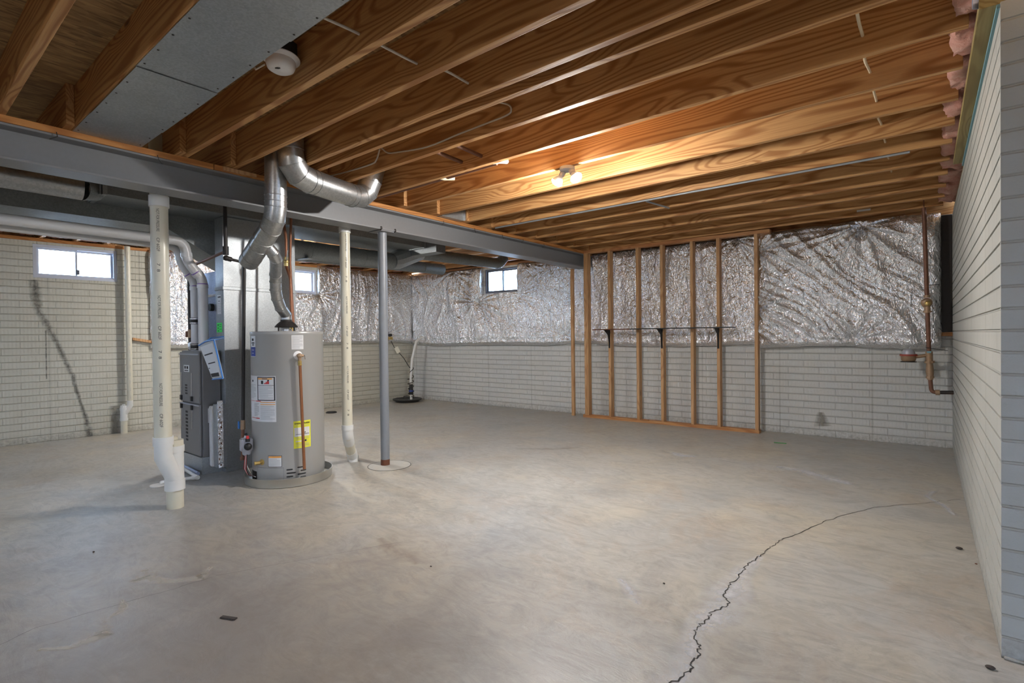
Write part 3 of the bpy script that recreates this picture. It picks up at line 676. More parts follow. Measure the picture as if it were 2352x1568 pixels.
# ------------------------------------------------------------------ foil blankets
class Noise2:
    def __init__(s, seed, n=256):
        r = np.random.RandomState(seed); s.g = r.rand(n, n); s.n = n
    def __call__(s, x, y):
        xi = np.floor(x).astype(int); yi = np.floor(y).astype(int); fx = x-xi; fy = y-yi
        fx = fx*fx*(3-2*fx); fy = fy*fy*(3-2*fy); n = s.n; g = s.g
        a = g[xi % n, yi % n]; b = g[(xi+1) % n, yi % n]; c = g[xi % n, (yi+1) % n]; d = g[(xi+1) % n, (yi+1) % n]
        return (a*(1-fx)+b*fx)*(1-fy)+(c*(1-fx)+d*fx)*fy
def ridged(v): return 1-np.abs(2*v-1)

def foil(name, p0, p1, inn, z0, z1, base, holes, pinches, tilt, seed, label, step=0.0105, amp=1.0):
    p0 = Vector((*p0, 0)); p1 = Vector((*p1, 0)); L = (p1-p0).length; d = (p1-p0).normalized(); N = Vector((*inn, 0)).normalized()
    nx = int(L/step)+1; nz = int((z1-z0)/step)+1
    u = np.linspace(0, L, nx); z = np.linspace(z0, z1, nz); U, Z = np.meshgrid(u, z, indexing='ij')
    N1, N2, N3 = Noise2(seed), Noise2(seed+1), Noise2(seed+2)
    wu = U+0.25*(N1(U*1.5, Z*1.5)-0.5); wz = Z+0.25*(N2(U*1.5+9, Z*1.5)-0.5)
    th = tilt if np.isscalar(tilt) else np.interp(U, tilt[0], tilt[1])
    th = th+0.5*(N3(U*0.8, Z*0.5)-0.5)
    a = wu*np.cos(th)+wz*np.sin(th); b = -wu*np.sin(th)+wz*np.cos(th)
    h = 0.035*N1(U*1.1+3, Z*1.4)                                     # billow
    dens = 0.35+1.1*N2(U*0.9+30, Z*1.1+3)
    h += 0.034*dens*ridged(N2(a*5, b*0.7))**4                         # long drapes
    h += 0.020*dens*ridged(N3(a*12+5, b*1.6))**3
    h += 0.0085*ridged(N1(a*22, b*3.2+4))**2
    h += 0.0038*ridged(N2(a*38+1, b*12))
    for (pu, pz, A, R_, k) in pinches:
        du = U-pu; dz = Z-pz; rr = np.hypot(du, dz)+1e-3; ang = np.arctan2(dz, du)
        f = np.exp(-rr/R_)
        h += A*f*ridged(N3(ang*k+50, rr*0.8+3))*np.clip(rr/0.08, 0, 1)
        h -= 0.03*np.exp(-(rr/0.10)**2)
    h *= amp
    # edges : stapled in at the top and bottom with a rolled hem
    tz = (Z-z0)/(z1-z0)
    env = np.clip(tz/0.10, 0, 1)**0.6*np.clip((1-tz)/0.08, 0, 1)**0.5
    H = base+h*(0.35+0.65*env)-0.02*(1-env)
    H += 0.018*np.exp(-((Z-z0-0.05)/0.03)**2)*(0.6+0.8*N2(U*9, Z*2))
    zz = Z.copy()
    zz += (1-tz)**6*0.030*(N1(U*1.3, 0*U+7)-0.5)*2 + (1-tz)**10*0.014*(N2(U*9, 0*U+2)-0.5)
    zz += tz**8*0.02*(N1(U*5, 0*U+2)-0.5)
    eu = np.clip(U/0.06, 0, 1)*np.clip((L-U)/0.06, 0, 1)
    H = H*(0.45+0.55*eu**0.5)
    h = h
    P = np.empty((nx, nz, 3)); uu = U+0.006*(N2(Z*9, U*3)-0.5)*2
    for i in range(3): P[:, :, i] = p0[i]+d[i]*uu+N[i]*H
    P[:, :, 2] = zz
    keep = np.ones((nx-1, nz-1), bool); cu = (U[:-1, :-1]+U[1:, 1:])/2; cz = (Z[:-1, :-1]+Z[1:, 1:])/2
    for (a0, a1, b0, b1) in holes: keep &= ~((cu > a0) & (cu < a1) & (cz > b0) & (cz < b1))
    idx = np.arange(nx*nz).reshape(nx, nz)
    I, J = np.nonzero(keep)
    fs = np.stack([idx[I, J], idx[I+1, J], idx[I+1, J+1], idx[I, J+1]], 1).tolist()
    V = P.reshape(-1, 3).tolist()
    # skirts back to the wall
    kp = np.pad(keep, 1); bk = {}
    def back(q):
        if q not in bk:
            i, j = divmod(q, nz); v = P[i, j]; hh = H[i, j]-0.004
            bk[q] = len(V); V.append([v[0]-N.x*hh, v[1]-N.y*hh, v[2]])
        return bk[q]
    for i, j in zip(I.tolist(), J.tolist()):
        for di, dj, e0, e1 in ((-1, 0, (i, j+1), (i, j)), (1, 0, (i+1, j), (i+1, j+1)), (0, -1, (i, j), (i+1, j)), (0, 1, (i+1, j+1), (i, j+1))):
            if not kp[i+1+di, j+1+dj]:
                q0, q1 = int(idx[e0]), int(idx[e1]); fs.append([q1, q0, back(q0), back(q1)])
    # drop unused vertices
    used = sorted({q for f in fs for q in f}); mp = {q: n for n, q in enumerate(used)}
    m = MB(); m.v = [tuple(V[q]) for q in used]; m.f = [tuple(mp[q] for q in f) for f in fs]; m.mi = [0]*len(fs); m.sm = [True]*len(fs)
    o = m.build(name, M['foil'], origin=((p0.x+p1.x)/2, (p0.y+p1.y)/2, z0), sharp=70)
    return tag(o, label, 'insulation blanket', 'foil faced insulation blankets')
FB = -0.002
foil('foil_blanket', (lineB(2.39), 2.39), (lineB(6.68), 6.68), (1, -0.0656), 1.085, 2.42, 0.045,
     [(3.94-2.39, 4.765-2.39, 1.935, 2.5)], [(4.78-2.39, 1.93, 0.03, 0.4, 5), (6.1-2.39, 1.25, 0.03, 0.3, 5)], ((0, 2, 4.3), (0.1, 0.2, -0.25)), 11,
     'silver foil insulation blanket on the left wall behind the water heater')
Xo = -7.845
foil('foil_blanket', (Xo, lineA(Xo)), (-1.615, lineA(-1.615)), (0.0235, -1), 1.055, 2.40, 0.045,
     [(-6.04-Xo, -5.25-Xo, 1.925, 2.5)], [(-6.12-Xo, 1.80, 0.055, 0.75, 6), (-5.2-Xo, 1.88, 0.03, 0.35, 5), (-4.4-Xo, 1.22, 0.03, 0.5, 5), (-6.7-Xo, 2.38, 0.05, 0.8, 6), (-1.85-Xo, 2.38, 0.05, 0.7, 6), (-2.9-Xo, 1.18, 0.035, 0.4, 5)],
     ((0, 1.2, 3.2, 6.3), (0.05, -0.15, -0.1, 0.3)), 21, 'wide crumpled silver foil blanket around the back wall window and behind the studs', amp=0.85)
foil('foil_blanket', (-1.622, lineA(-1.622)), (0.125, lineA(0.125)), (0.0235, -1), 1.045, 2.42, 0.07,
     [], [(0.05, 2.2, 0.05, 0.6, 6), (1.1, 2.36, 0.05, 0.7, 6), (1.0, 1.12, 0.04, 0.5, 5), (0.03, 1.5, 0.05, 0.5, 5)], ((0, 0.9, 1.6), (0.75, 0.6, 0.35)), 31,
     'crumpled silver foil blanket between the last stud and the gas pipe', amp=1.25)
# nailing strip ends that stick out beside the blankets
board('shade_strip', 0.128, 6.893, 1.195, 0.2135, 6.899, 2.385, M['iron'], 'narrow black strip standing in for shade between foil edge and right wall', 'shade strip')  # black strip painted in for the shade beside the deep foil edge
board('nailing_strip', 0.10, 6.86, 1.15, 0.214, 6.905, 1.19, M['plate_x'], 'short pale wood strip showing beside the foil near the gas pipe', 'wood strip')
m = MB(); m.obox((lineB(2.29)+0.03, 2.29, 1.20), (0.02, 0, 0), (0.006, 0.10, -0.02), (0, 0, 0.018), 0.003)
tag(m.build('nailing_strip', M['stud']), 'splintered wood strip left of the foil on the left wall', 'wood strip')
m = MB(); m.obox((lineB(2.5)+0.03, 2.45, 2.46), (0.02, 0, 0), (0.0, 0.14, 0), (0, 0, 0.02), 0.003)
tag(m.build('nailing_strip', M['plate_y']), 'short brown wood strip above the foil beside the left wall drain pipe', 'wood strip')

# ------------------------------------------------------------------ pink insulation at the rim
def batt(c, hs, seed, label, grp):
    bm = bmesh.new(); bmesh.ops.create_cube(bm, size=2)
    bmesh.ops.subdivide_edges(bm, edges=bm.edges[:], cuts=9, use_grid_fill=True)
    rr = np.random.RandomState(seed); nz_ = Noise2(seed+100); 
    for v in bm.verts:
        p = v.co.copy(); q = p.normalized()*1.12; p = p.lerp(q, 0.42)
        k = 0.30*(float(nz_(np.array(p.x*2.3+p.z*1.7+9), np.array(p.y*3.1+20)))-0.5)+0.22*(float(nz_(np.array(p.y*7+p.x*5+40), np.array(p.z*6+20)))-0.5)
        p = p*(1+k); v.co = Vector((c[0]+p.x*hs[0], c[1]+max(-1, min(1, p.y))*hs[1], c[2]+p.z*hs[2]))
    m = MB(); m.smooth = True; m.frombm(bm); o = m.build('insulation_batt', M['pink'], sharp=80)
    return tag(o, label, 'insulation', grp)
ys = sorted([y for y in YE if y > 2.3], reverse=True)
for i in range(len(ys)-1):
    a, b = ys[i+1], ys[i]-0.038; hy = (b-a)/2
    lab = 'pink fibreglass stuffed in the joist bay above the right wall, %s from the back wall' % ORD[i]
    if a < 2.5: lab = 'pink fibreglass tuft nearest the top right corner of the photo'; a = 2.6
    batt((0.180, (a+b)/2, 2.548), (0.088, (b-a)/2-0.005, 0.100), 40+i, lab, 'pink insulation above the right wall')
yl = sorted([y for y in YE if 0 < y], reverse=True)
for i, (b, a) in enumerate(zip(yl[:-1], yl[1:])):
    if b-a < 0.2: continue
    x = lineB((a+b)/2)
    batt((x-0.005, (a+b)/2-0.058, 2.55), (0.068, (b-a)/2-0.045, 0.09), 70+i, 'pink fibreglass tucked in a joist bay above the left wall, %s from the back corner' % ORD[i], 'pink insulation above the left wall')

# ================================================================== EQUIPMENT
def part(mb, name, mat, parent, **k): return mb.build(name, mat, parent, **k)

# ------------------------------------------------------------------ water heater
TC = (-4.301, 2.273); TR = 0.288; TZ0 = 0.035; TZ1 = 1.262
t_ = thing('drain_pan', 'round shallow metal pan under the grey water heater', 'pan', (TC[0], TC[1], 0))
m = MB(); m.lathe((TC[0], TC[1], 0), [(0.001, 0.0), (0.338, 0.0), (0.346, 0.004), (0.349, 0.066), (0.352, 0.070), (0.352, 0.073), (0.346, 0.073), (0.343, 0.066), (0.338, 0.010), (0.001, 0.007)], 72)
m.build('pan_shell', M['steel'], t_)
wh = thing('water_heater', 'tall grey gas water heater standing in a metal pan', 'water heater', (TC[0], TC[1], 0.008))
m = MB(); m.lathe((TC[0], TC[1], 0), [(0.001, TZ0-0.02), (TR-0.03, TZ0-0.02), (TR-0.012, TZ0-0.01), (TR-0.004, TZ0+0.012), (TR-0.002, TZ0+0.03), (TR, TZ0+0.04), (TR, TZ1-0.034), (TR+0.003, TZ1-0.030), (TR+0.003, TZ1-0.006), (TR-0.004, TZ1), (0.001, TZ1+0.004)], 96)
m.build('tank_jacket', M['tank'], wh, sharp=50)
for a in (60, 180, 300):
    m = MB(); m.cyl((TC[0]+0.2*math.cos(math.radians(a)), TC[1]+0.2*math.sin(math.radians(a))), 0.022, 0.008, 0.018, 16); m.build('foot', M['black'], wh)
def tl(name, pieces, base, label=None):
    """label group on the tank: base patch then coloured overlays"""
    m = MB(); mats = []
    for k, (a0, a1, z0, z1, mt, lift) in enumerate([base]+pieces):
        if mt not in mats: mats.append(mt)
        m.cur = mats.index(mt); patch(m, TC, TR+0.0012+lift*0.0006, a0, a1, z0, z1)
    o = m.build(name, [M[q] for q in mats], wh, cleanup=False)
    if label: o['label'] = label
    return o
def lines(a0, a1, z0, z1, n, mt='textgrey', seed=1, fill=0.35):
    rn = random.Random(seed); out = []; hz = (z1-z0)/n
    for i in range(n):
        z = z1-(i+0.5)*hz; e = a1-(a1-a0)*rn.choice((0, 0, 0.05, 0.3))
        out.append((a0, e, z-hz*fill/2, z+hz*fill/2, mt, 1.2))
    return out
tl('brand_label', [(-101, -84.5, 1.06, 1.135, 'blue', 1), (-96, -89, 1.185, 1.205, 'ink', 2), (-97, -87, 1.163, 1.173, 'ink', 2), (-95, -88, 1.148, 1.157, 'ink', 2), (-97, -88, 1.108, 1.113, 'paper', 2), (-96, -89, 1.082, 1.086, 'paper', 2)], (-101, -84.5, 1.055, 1.225, 'paper', 0), 'white and blue maker label')
tl('notice_label', lines(-21, -4.5, 1.118, 1.222, 12, 'textgrey', 3), (-22, -3.3, 1.112, 1.228, 'paper', 0), 'plain white notice with fine print')
P = [(-80.5, -47.5, 0.700, 0.893, 'ink', 1), (-78.5, -49.5, 0.707, 0.886, 'paper', 2), (-78.5, -52, 0.871, 0.883, 'orange', 3), (-70, -60, 0.874, 0.880, 'ink', 4),
     (-72, -67.5, 0.835, 0.862, 'ink', 3), (-66, -57, 0.835, 0.843, 'red', 3), (-63, -57, 0.843, 0.852, 'red', 3), (-60.5, -57.5, 0.852, 0.862, 'red', 3), (-60, -57, 0.858, 0.869, 'ink', 4),
     (-78.5, -49.5, 0.823, 0.826, 'ink', 3)]
P += [(a, b, c_, d_, e_, 3) for a, b, c_, d_, e_, _ in lines(-77, -51, 0.715, 0.818, 14, 'textgrey', 5)]
P += [(a, b, c_, d_, e_, 3) for a, b, c_, d_, e_, _ in lines(-104, -84, 0.715, 0.83, 12, 'textgrey', 6)]
P += [(-96, -92, 0.85, 0.865, 'ink', 3), (-104, -84, 0.693, 0.6955, 'red', 3), (-84, -73, 0.691, 0.698, 'red', 3)]
P += [(-74, -47.5, 0.684, 0.690, 'orange', 3), (-74, -47.5, 0.666, 0.672, 'orange', 3)]
P += [(a, b, c_, d_, e_, 3) for a, b, c_, d_, e_, _ in lines(-74, -48.5, 0.545, 0.66, 15, 'textgrey', 7)]
P += [(a, b, c_, d_, e_, 3) for a, b, c_, d_, e_, _ in lines(-90, -77, 0.57, 0.68, 14, 'textgrey', 8, 0.5)]
P += [(-100, -76, 0.553, 0.557, 'red', 3), (-84, -76, 0.551, 0.559, 'red', 4)]
tl('instruction_label', P, (-108, -46.5, 0.528, 0.900, 'paper', 0), 'large white instruction sheet with a black-framed orange warning')
tl('warning_label', [(-60, -39.8, 0.236, 0.250, 'orange', 2)]+[(a, b, c_, d_, e_, 3) for a, b, c_, d_, e_, _ in lines(-59, -41, 0.170, 0.232, 6, 'textgrey', 9)],
   (-61, -38.8, 0.163, 0.254, 'ink', 0)).data.materials
m = MB(); patch(m, TC, TR+0.0022, -60.3, -39.5, 0.166, 0.251); m.build('warning_label', M['paper'], wh, cleanup=False)
# yellow energy label
m = MB(); patch(m, TC, TR+0.0012, -21, 7.2, 0.300, 0.524); m.cur = 1; patch(m, TC, TR+0.0020, -20, 5, 0.395, 0.470); m.cur = 2
patch(m, TC, TR+0.0026, -18, 4, 0.412, 0.4155); patch(m, TC, TR+0.0026, -3.6, -0.8, 0.352, 0.366); m.cur = 1; patch(m, TC, TR+0.0020, -18, 0, 0.352, 0.362)
m.cur = 3; [patch(m, TC, TR+0.0026, -17, 4, z, z+0.0025) for z in (0.385, 0.375, 0.335, 0.325, 0.315, 0.484)]
m.cur = 2
def tank_text(m, txt, size, a_deg, z, bold=True):
    vs, fs = textgeo(txt, size, bold); out = []
    for v in vs:
        a = math.radians(a_deg)+v.x/TR; out.append((TC[0]+(TR+0.003)*math.cos(a), TC[1]+(TR+0.003)*math.sin(a), z+v.y))
    m.add(out, fs)
tank_text(m, 'ENERGYGUIDE', 0.0185, -19.3, 0.497); tank_text(m, '$268', 0.018, -9.2, 0.421)
o = m.build('energy_label', [M['yellow'], M['paper'], M['ink'], M['textgrey']], wh, cleanup=False); o['label'] = 'bright yellow energy label'
# vent slots
for k, (a0, a1, z) in enumerate([(-33, -22.5, 0.140), (-16.5, -7.0, 0.149), (-33, -17.5, 0.112), (-11.5, -1.5, 0.121), (-33, -22.0, 0.084), (-16.5, -1.5, 0.094), (-33, -17.0, 0.056), (-11.5, -2.0, 0.066)]):
    m = MB(); zc = z-0.006
    pts = []
    for i in range(9):
        a = math.radians(a0+(a1-a0)*i/8); pts.append((TC[0]+(TR-0.003)*math.cos(a), TC[1]+(TR-0.003)*math.sin(a), zc))
    m.tube(pts, [0.002]+[0.0065]*7+[0.002], 10); m.build('vent_slot', M['black'], wh)
m = MB(); patch(m, TC, TR+0.001, -84, -83.6, 0.04, 0.155, 2); patch(m, TC, TR+0.001, -84, -36.6, 0.152, 0.1555, 16); patch(m, TC, TR+0.001, -37, -36.6, 0.04, 0.155, 2)
m.build('access_panel', M['furn'], wh, cleanup=False)
m = MB(); patch(m, TC, TR+0.002, -108, -86, 0.02, 0.115, 8); m.build('burner_window', M['black'], wh, cleanup=False)
# drain valve
def rad(a_deg, r, z): a = math.radians(a_deg); return Vector((TC[0]+r*math.cos(a), TC[1]+r*math.sin(a), z))
p = rad(-73, TR-0.005, 0.199); d = (rad(-73, 1, 0.199)-rad(-73, 0, 0.199)).normalized(); d2 = (d+Vector((-0.5, 0, 0))).normalized()
m = MB(); m.lathe(p, [(0.001, 0), (0.024, 0), (0.024, 0.008), (0.012, 0.011)], 24, d); m.tube([p+d*0.008, p+d*0.03], [0.011, 0.011], 16); m.tube([p+d*0.028, p+d*0.028+d2*0.028], [0.015, 0.013], 16); m.lathe(p+d*0.028+d2*0.028, [(0.008, 0), (0.016, 0.001), (0.016, 0.012), (0.010, 0.013)], 20, d2)
m.build('drain_valve', M['brass'], wh)
# relief valve and discharge pipe
vr = TR+0.045; p0 = rad(-12.5, TR-0.005, 1.062)
m = MB(); dd = (rad(-12.5, 1, 0)-rad(-12.5, 0, 0)); m.lathe(p0, [(0.001, 0), (0.036, 0), (0.036, 0.006), (0.030, 0.009), (0.001, 0.009)], 28, dd); m.build('escutcheon', M['whiteplastic'], wh)
m = MB(); m.tube([p0+dd*0.006, rad(-12.5, vr, 1.062)], 0.013, 16); m.sphere(rad(-12.5, vr, 1.060), 0.021, 14); m.tube([rad(-12.5, vr, 1.058), rad(-12.3, vr, 1.018)], [0.015, 0.013], 16)
m.tube([rad(-12.5, vr+0.004, 1.06), rad(-7.5, vr+0.004, 1.061)], [0.014, 0.010], 12); m.build('relief_valve', M['bronze'], wh)
m = MB(); m.tube([rad(-7.5, vr+0.004, 1.061), rad(-6.2, vr+0.008, 1.060)], 0.006, 10); m.tube([rad(-6.2, vr+0.008, 1.064), rad(-5.6, vr+0.008, 1.03)], 0.003, 8); m.build('lever', M['chrome'], wh)
m = MB(); m.tube([rad(-12.3, vr, 1.020), rad(-12.2, vr, 0.985)], [0.0155, 0.0155], 6, smooth=False); m.ring(rad(-12.2, vr, 0.985), (0, 0, 1), 0.014, 0.004, 0.003); m.build('pipe_adapter', M['brass'], wh)
m = MB(); m.tube([rad(-12.2, vr, 0.99), rad(-8.6, vr+0.004, 0.135)], 0.0118, 20); m.build('discharge_pipe', M['copper'], wh)
# gas control valve
gc = rad(-100, TR+0.052, 0.335); gn = (rad(-100, 1, 0)-rad(-100, 0, 0)); gt = Vector((-gn.y, gn.x, 0))
m = MB(); m.obox(gc, gn*0.044, gt*0.036, (0, 0, 0.055), 0.010); m.obox(gc+Vector((0, 0, -0.066)), gn*0.028, gt*0.024, (0, 0, 0.018), 0.006); m.build('gas_control', M['metergrey'], wh)
m = MB(); m.tube([gc+Vector((0, 0, 0.05)), gc+Vector((0, 0, 0.075))], [0.017, 0.014], 18); m.build('control_cap', M['pvcgrey'], wh)
m = MB(); m.tube([gc+Vector((0, 0, 0.074)), gc+Vector((0, 0, 0.092))], [0.012, 0.010], 16); m.build('control_knob', M['black'], wh)
m = MB(); m.tube([gc+gt*0.045+Vector((0, 0, 0.03)), gc+gt*0.045+Vector((0, 0, 0.055))], [0.017, 0.017], 16); m.sphere(gc+gt*0.052+Vector((0, 0, -0.01)), 0.030, 16); m.build('temperature_dial', M['black'], wh)
m = MB(); m.tube([gc+gt*0.045+Vector((0, 0, 0.055)), gc+gt*0.045+Vector((0, 0, 0.078))], [0.012, 0.011], 16); m.build('igniter_button', M['red'], wh)
m = MB()
for k, (mt, o1, o2) in enumerate((('pvcgrey', 0.0, 0.0), )):
    m.tube([gc+Vector((0, 0, -0.08)), gc+Vector((0.004, -0.006, -0.16)), rad(-98, TR+0.02, 0.09)], 0.005, 8)
m.build('pilot_tube', M['chrome'], wh)
for k, (mt, o1) in enumerate((('red', 0.012), ('red', -0.014), ('black', 0.02), ('whiteplastic', -0.004))):
    m = MB(); m.tube([gc+gt*o1+Vector((0, 0, -0.075)), gc+gt*(o1*1.8)+gn*0.008+Vector((0, 0, -0.14)), gc+gt*(o1*2.2)+gn*0.012+Vector((0, 0, -0.2)), gc+gt*(o1*1.2)-gn*0.01+Vector((0, 0, -0.25)), rad(-94+k*2, TR+0.006, 0.07)], 0.0028, 6); m.build('wire', M[mt], wh)
# draft hood
m = MB(); hc = (-4.245, 2.235); m.lathe((hc[0], hc[1], TZ1), [(0.090, 0.034), (0.092, 0.040), (0.075, 0.062), (0.052, 0.082), (0.046, 0.086), (0.046, 0.10)], 40); m.build('draft_hood', M['iron'], wh)
for a in (20, 110, 200, 290):
    m = MB(); q = (hc[0]+0.086*math.cos(math.radians(a)), hc[1]+0.086*math.sin(math.radians(a))); m.tube([(q[0], q[1], TZ1), (q[0], q[1], TZ1+0.036)], 0.004, 8); m.build('hood_leg', M['iron'], wh)
m = MB(); m.cyl(hc, 0.045, TZ1, TZ1+0.02, 32); m.build('flue_collar', M['chrome'], wh)

# ------------------------------------------------------------------ round ducts in front of the beam
def arc(p, a, b, r, n=5):
    """round the corner p between directions a (towards previous) and b (towards next)"""
    p, a, b = Vector(p), Vector(a).normalized(), Vector(b).normalized(); out = []
    s = p+a*r; e = p+b*r
    for i in range(n+1):
        k = i/n; out.append((s*(1-k)+p*k)*(1-k)+(p*(1-k)+e*k)*k)
    return out
def path(pts, rs, n=5):
    P_ = [Vector(q) for q in pts]; out = [P_[0]]; marks = []
    for i in range(1, len(P_)-1):
        if rs[i-1] > 0:
            A_ = arc(P_[i], P_[i-1]-P_[i], P_[i+1]-P_[i], rs[i-1], n); marks += [(q, None) for q in A_]; out += A_
        else: out.append(P_[i])
    out.append(P_[-1]); return out
def duct(name, pts, rs, r, mat, parent, rings=True, n=4, extra=(), rn=28):
    Q = path(pts, rs, n); o = MB(); o.tube(Q, r, rn, True); o = o.build(name, mat, parent, sharp=18)
    if rings:
        for i in range(1, len(Q)-1):
            d = (Q[i+1]-Q[i-1]).normalized()
            m = MB(); m.ring(Q[i], d, r*1.01, 0.0045, 0.0035, rn); m.build('seam_ring', mat, parent)
        for (i, k) in extra:
            a, b = Vector(pts[i]), Vector(pts[i+1]); m = MB(); m.ring(a.lerp(b, k), (b-a), r, 0.004, 0.0032, rn); m.build('seam_ring', mat, parent)
    return o
t_ = thing('vent_duct', 'bright round duct dropping past the beam and teeing down to the water heater', 'duct', (-3.61, 1.83, 2.4))
duct('duct_run', [(-3.585, 1.832, 2.66), (-3.600, 1.83, 2.04), (-4.07, 1.85, 1.795)], [0.09], 0.073, M['duct'], t_, True, 2, [(0, 0.72), (0, 0.79), (1, 0.42), (1, 0.60), (1, 0.86)])
duct('branch_duct', [(-3.84, 1.845, 1.93), (-3.84, 1.95, 1.82), (-4.09, 2.07, 1.70), (-4.13, 2.09, 1.56), (-4.19, 2.16, 1.46), (-4.245, 2.235, 1.40), (-4.245, 2.235, TZ1+0.092)], [0.03, 0.04, 0.04, 0.0, 0.0], 0.044, M['duct'], t_, True, 1)
t_ = thing('supply_duct', 'round galvanised duct hanging in a U under the joists beside the beam', 'duct', (-3.45, 2.2, 2.3))
duct('duct_run', [(-3.40, 1.842, 2.66), (-3.42, 1.842, 2.335), (-3.605, 2.60, 2.335), (-3.50, 2.625, 2.66)], [0.17, 0.16], 0.088, M['duct'], t_, True, 3, [(0, 0.45), (1, 0.28), (1, 0.74)])

# ------------------------------------------------------------------ ductwork behind the beam
t_ = thing('rectangular_duct', 'flat rectangular galvanised trunk duct running just behind the beam', 'duct', (-5.03, 2.7, 2.31))
m = MB(); m.box(-5.22, 1.13, 2.312, -4.845, 4.36, 2.425); m.build('trunk_body', M['trunk'], t_)
m = MB(); m.box(-5.48, 2.72, 2.313, -5.222, 4.355, 2.4245); m.build('trunk_extension', M['trunk'], t_)
for y in (1.13, 2.55, 4.33): m = MB(); m.box(-5.226, y, 2.306, -4.839, y+0.03, 2.4285); m.build('drive_cleat', M['galv'], t_)
t_ = thing('return_duct', 'shiny round duct joining the flat trunk at the left edge', 'duct', (-4.93, 0, 2.25))
m = MB(); m.tube([(-4.90, -2.6, 2.337), (-4.90, 1.02, 2.337)], 0.088, 32); m.build('duct_run', M['duct'], t_)
m = MB(); m.prism([(-5.22, 1.125, 2.306), (-4.845, 1.125, 2.306), (-4.845, 1.125, 2.426), (-5.22, 1.125, 2.426)], (0, -0.012, 0)); m.tube([(-4.90, 1.015, 2.337), (-4.95, 1.12, 2.35)], [0.090, 0.076], 24, False); m.build('end_collar', M['trunk'], t_)
t_ = thing('rectangular_duct', 'wide rectangular trunk duct low behind the white drain stack', 'duct', (-5.43, 0, 2.2))
m = MB(); m.box(-5.64, -3.0, 2.195, -5.23, 1.66, 2.425); m.build('trunk_body', M['trunk'], t_)
m = MB(); V_ = [(-5.235, 1.665, 2.195), (-5.64, 1.665, 2.195), (-5.64, 1.665, 2.425), (-5.235, 1.665, 2.425), (-5.232, 2.30, 1.84), (-5.60, 2.30, 1.84), (-5.60, 2.30, 2.425), (-5.232, 2.30, 2.425)]
m.add(V_, [(0, 1, 2, 3), (4, 7, 6, 5), (0, 4, 5, 1), (3, 2, 6, 7), (0, 3, 7, 4), (1, 5, 6, 2)]); m.build('offset_fitting', M['trunk'], t_)
m = MB(); m.box(-5.646, 1.64, 2.189, -5.224, 1.67, 2.428); m.build('drive_cleat', M['galv'], t_)
# return drop beside the furnace
rd = thing('return_drop', 'tall square galvanised duct box standing behind the water heater', 'duct', (-5.02, 2.36, 0))
m = MB(); m.box(-5.105, 2.018, 0.03, -4.936, 2.70, 1.655, 0.002); m.build('lower_duct', M['galv'], rd)
m = MB(); m.box(-5.105, 2.018, 1.672, -4.936, 2.70, 2.306, 0.002); m.build('upper_duct', M['galv'], rd)
m = MB(); m.box(-5.112, 2.010, 1.648, -4.929, 2.707, 1.679, 0.003); m.build('drive_cleat', M['galv'], rd)
m = MB(); m.box(-5.110, 2.013, 0.0, -4.931, 2.706, 0.035, 0.002); m.build('bottom_flange', M['galv'], rd)
def flat_label(name, x0, x1, z0, z1, y, parent, base, items, lab=None):
    m = MB(); mats = [base]; m.box(x0, y-0.0012, z0, x1, y, z1)
    for (u0, u1, v0, v1, mt) in items:
        if mt not in mats: mats.append(mt)
        m.cur = mats.index(mt); m.box(x0+(x1-x0)*u0, y-0.0018, z0+(z1-z0)*v0, x0+(x1-x0)*u1, y-0.0012, z0+(z1-z0)*v1)
    o = m.build(name, [M[q] for q in mats], parent)
    if lab: o['label'] = lab
    return o
tx = lambda n, v0, v1: [(0.12, 0.88, v0+(v1-v0)*(i+0.3)/n, v0+(v1-v0)*(i+0.6)/n, 'textgrey') for i in range(n)]
flat_label('paper_label', -5.064, -4.985, 1.432, 1.605, 2.0165, rd, 'paper', [(0.15, 0.42, 0.85, 0.93, 'ink'), (0.52, 0.85, 0.85, 0.93, 'ink'), (0.25, 0.7, 0.66, 0.69, 'ink')]+tx(6, 0.08, 0.6), 'tall white paper label')
flat_label('green_sticker', -5.085, -4.975, 1.265, 1.352, 2.0165, rd, 'green', [(0.2, 0.35, 0.7, 0.85, 'ink'), (0.2, 0.35, 0.4, 0.5, 'ink'), (0.2, 0.4, 0.12, 0.2, 'ink'), (0.5, 0.9, 0.8, 0.84, 'ink'), (0.5, 0.85, 0.6, 0.64, 'ink'), (0.5, 0.9, 0.3, 0.34, 'ink')], 'fluorescent green inspection sticker')
# furnace
fu = thing('furnace', 'grey two-door furnace cabinet behind the white floor drain stack', 'furnace', (-5.25, 2.2, 0))
m = MB(); m.box(-5.49, 1.862, 0.152, -5.1125, 2.62, 1.10, 0.004); m.box(-5.1115, 1.862, 0.152, -5.012, 2.008, 1.10, 0.003); m.build('cabinet', M['furnside'], fu)
m = MB(); m.box(-5.49, 1.845, 0.0, -5.012, 2.008, 0.150, 0.002); m.box(-5.49, 2.009, 0.0, -5.112, 2.6, 0.150, 0.002); m.build('stand', M['galv'], fu)
ud = MB(); ud.box(-5.487, 1.842, 0.628, -5.040, 1.861, 1.088, 0.006); ud = ud.build('door', M['furn'], fu)
ld = MB(); ld.box(-5.487, 1.842, 0.160, -5.040, 1.861, 0.620, 0.006); ld = ld.build('door', M['furn'], fu)
def grip(par, x, za, zb, zc):
    m = MB(); m.obox((x, 1.838, (za+zb)/2), (0.007, 0, 0), (0, 0.004, 0), (0.006, 0, (zb-za)/2), 0.003); m.build('handle', M['chrome'], par)
    m = MB(); m.box(x-0.016, 1.828, zc-0.022, x+0.016, 1.842, zc+0.022, 0.003); m.build('catch', M['black'], par)
for x in (-5.445, -5.20): grip(ud, x, 0.68, 0.90, 0.665)
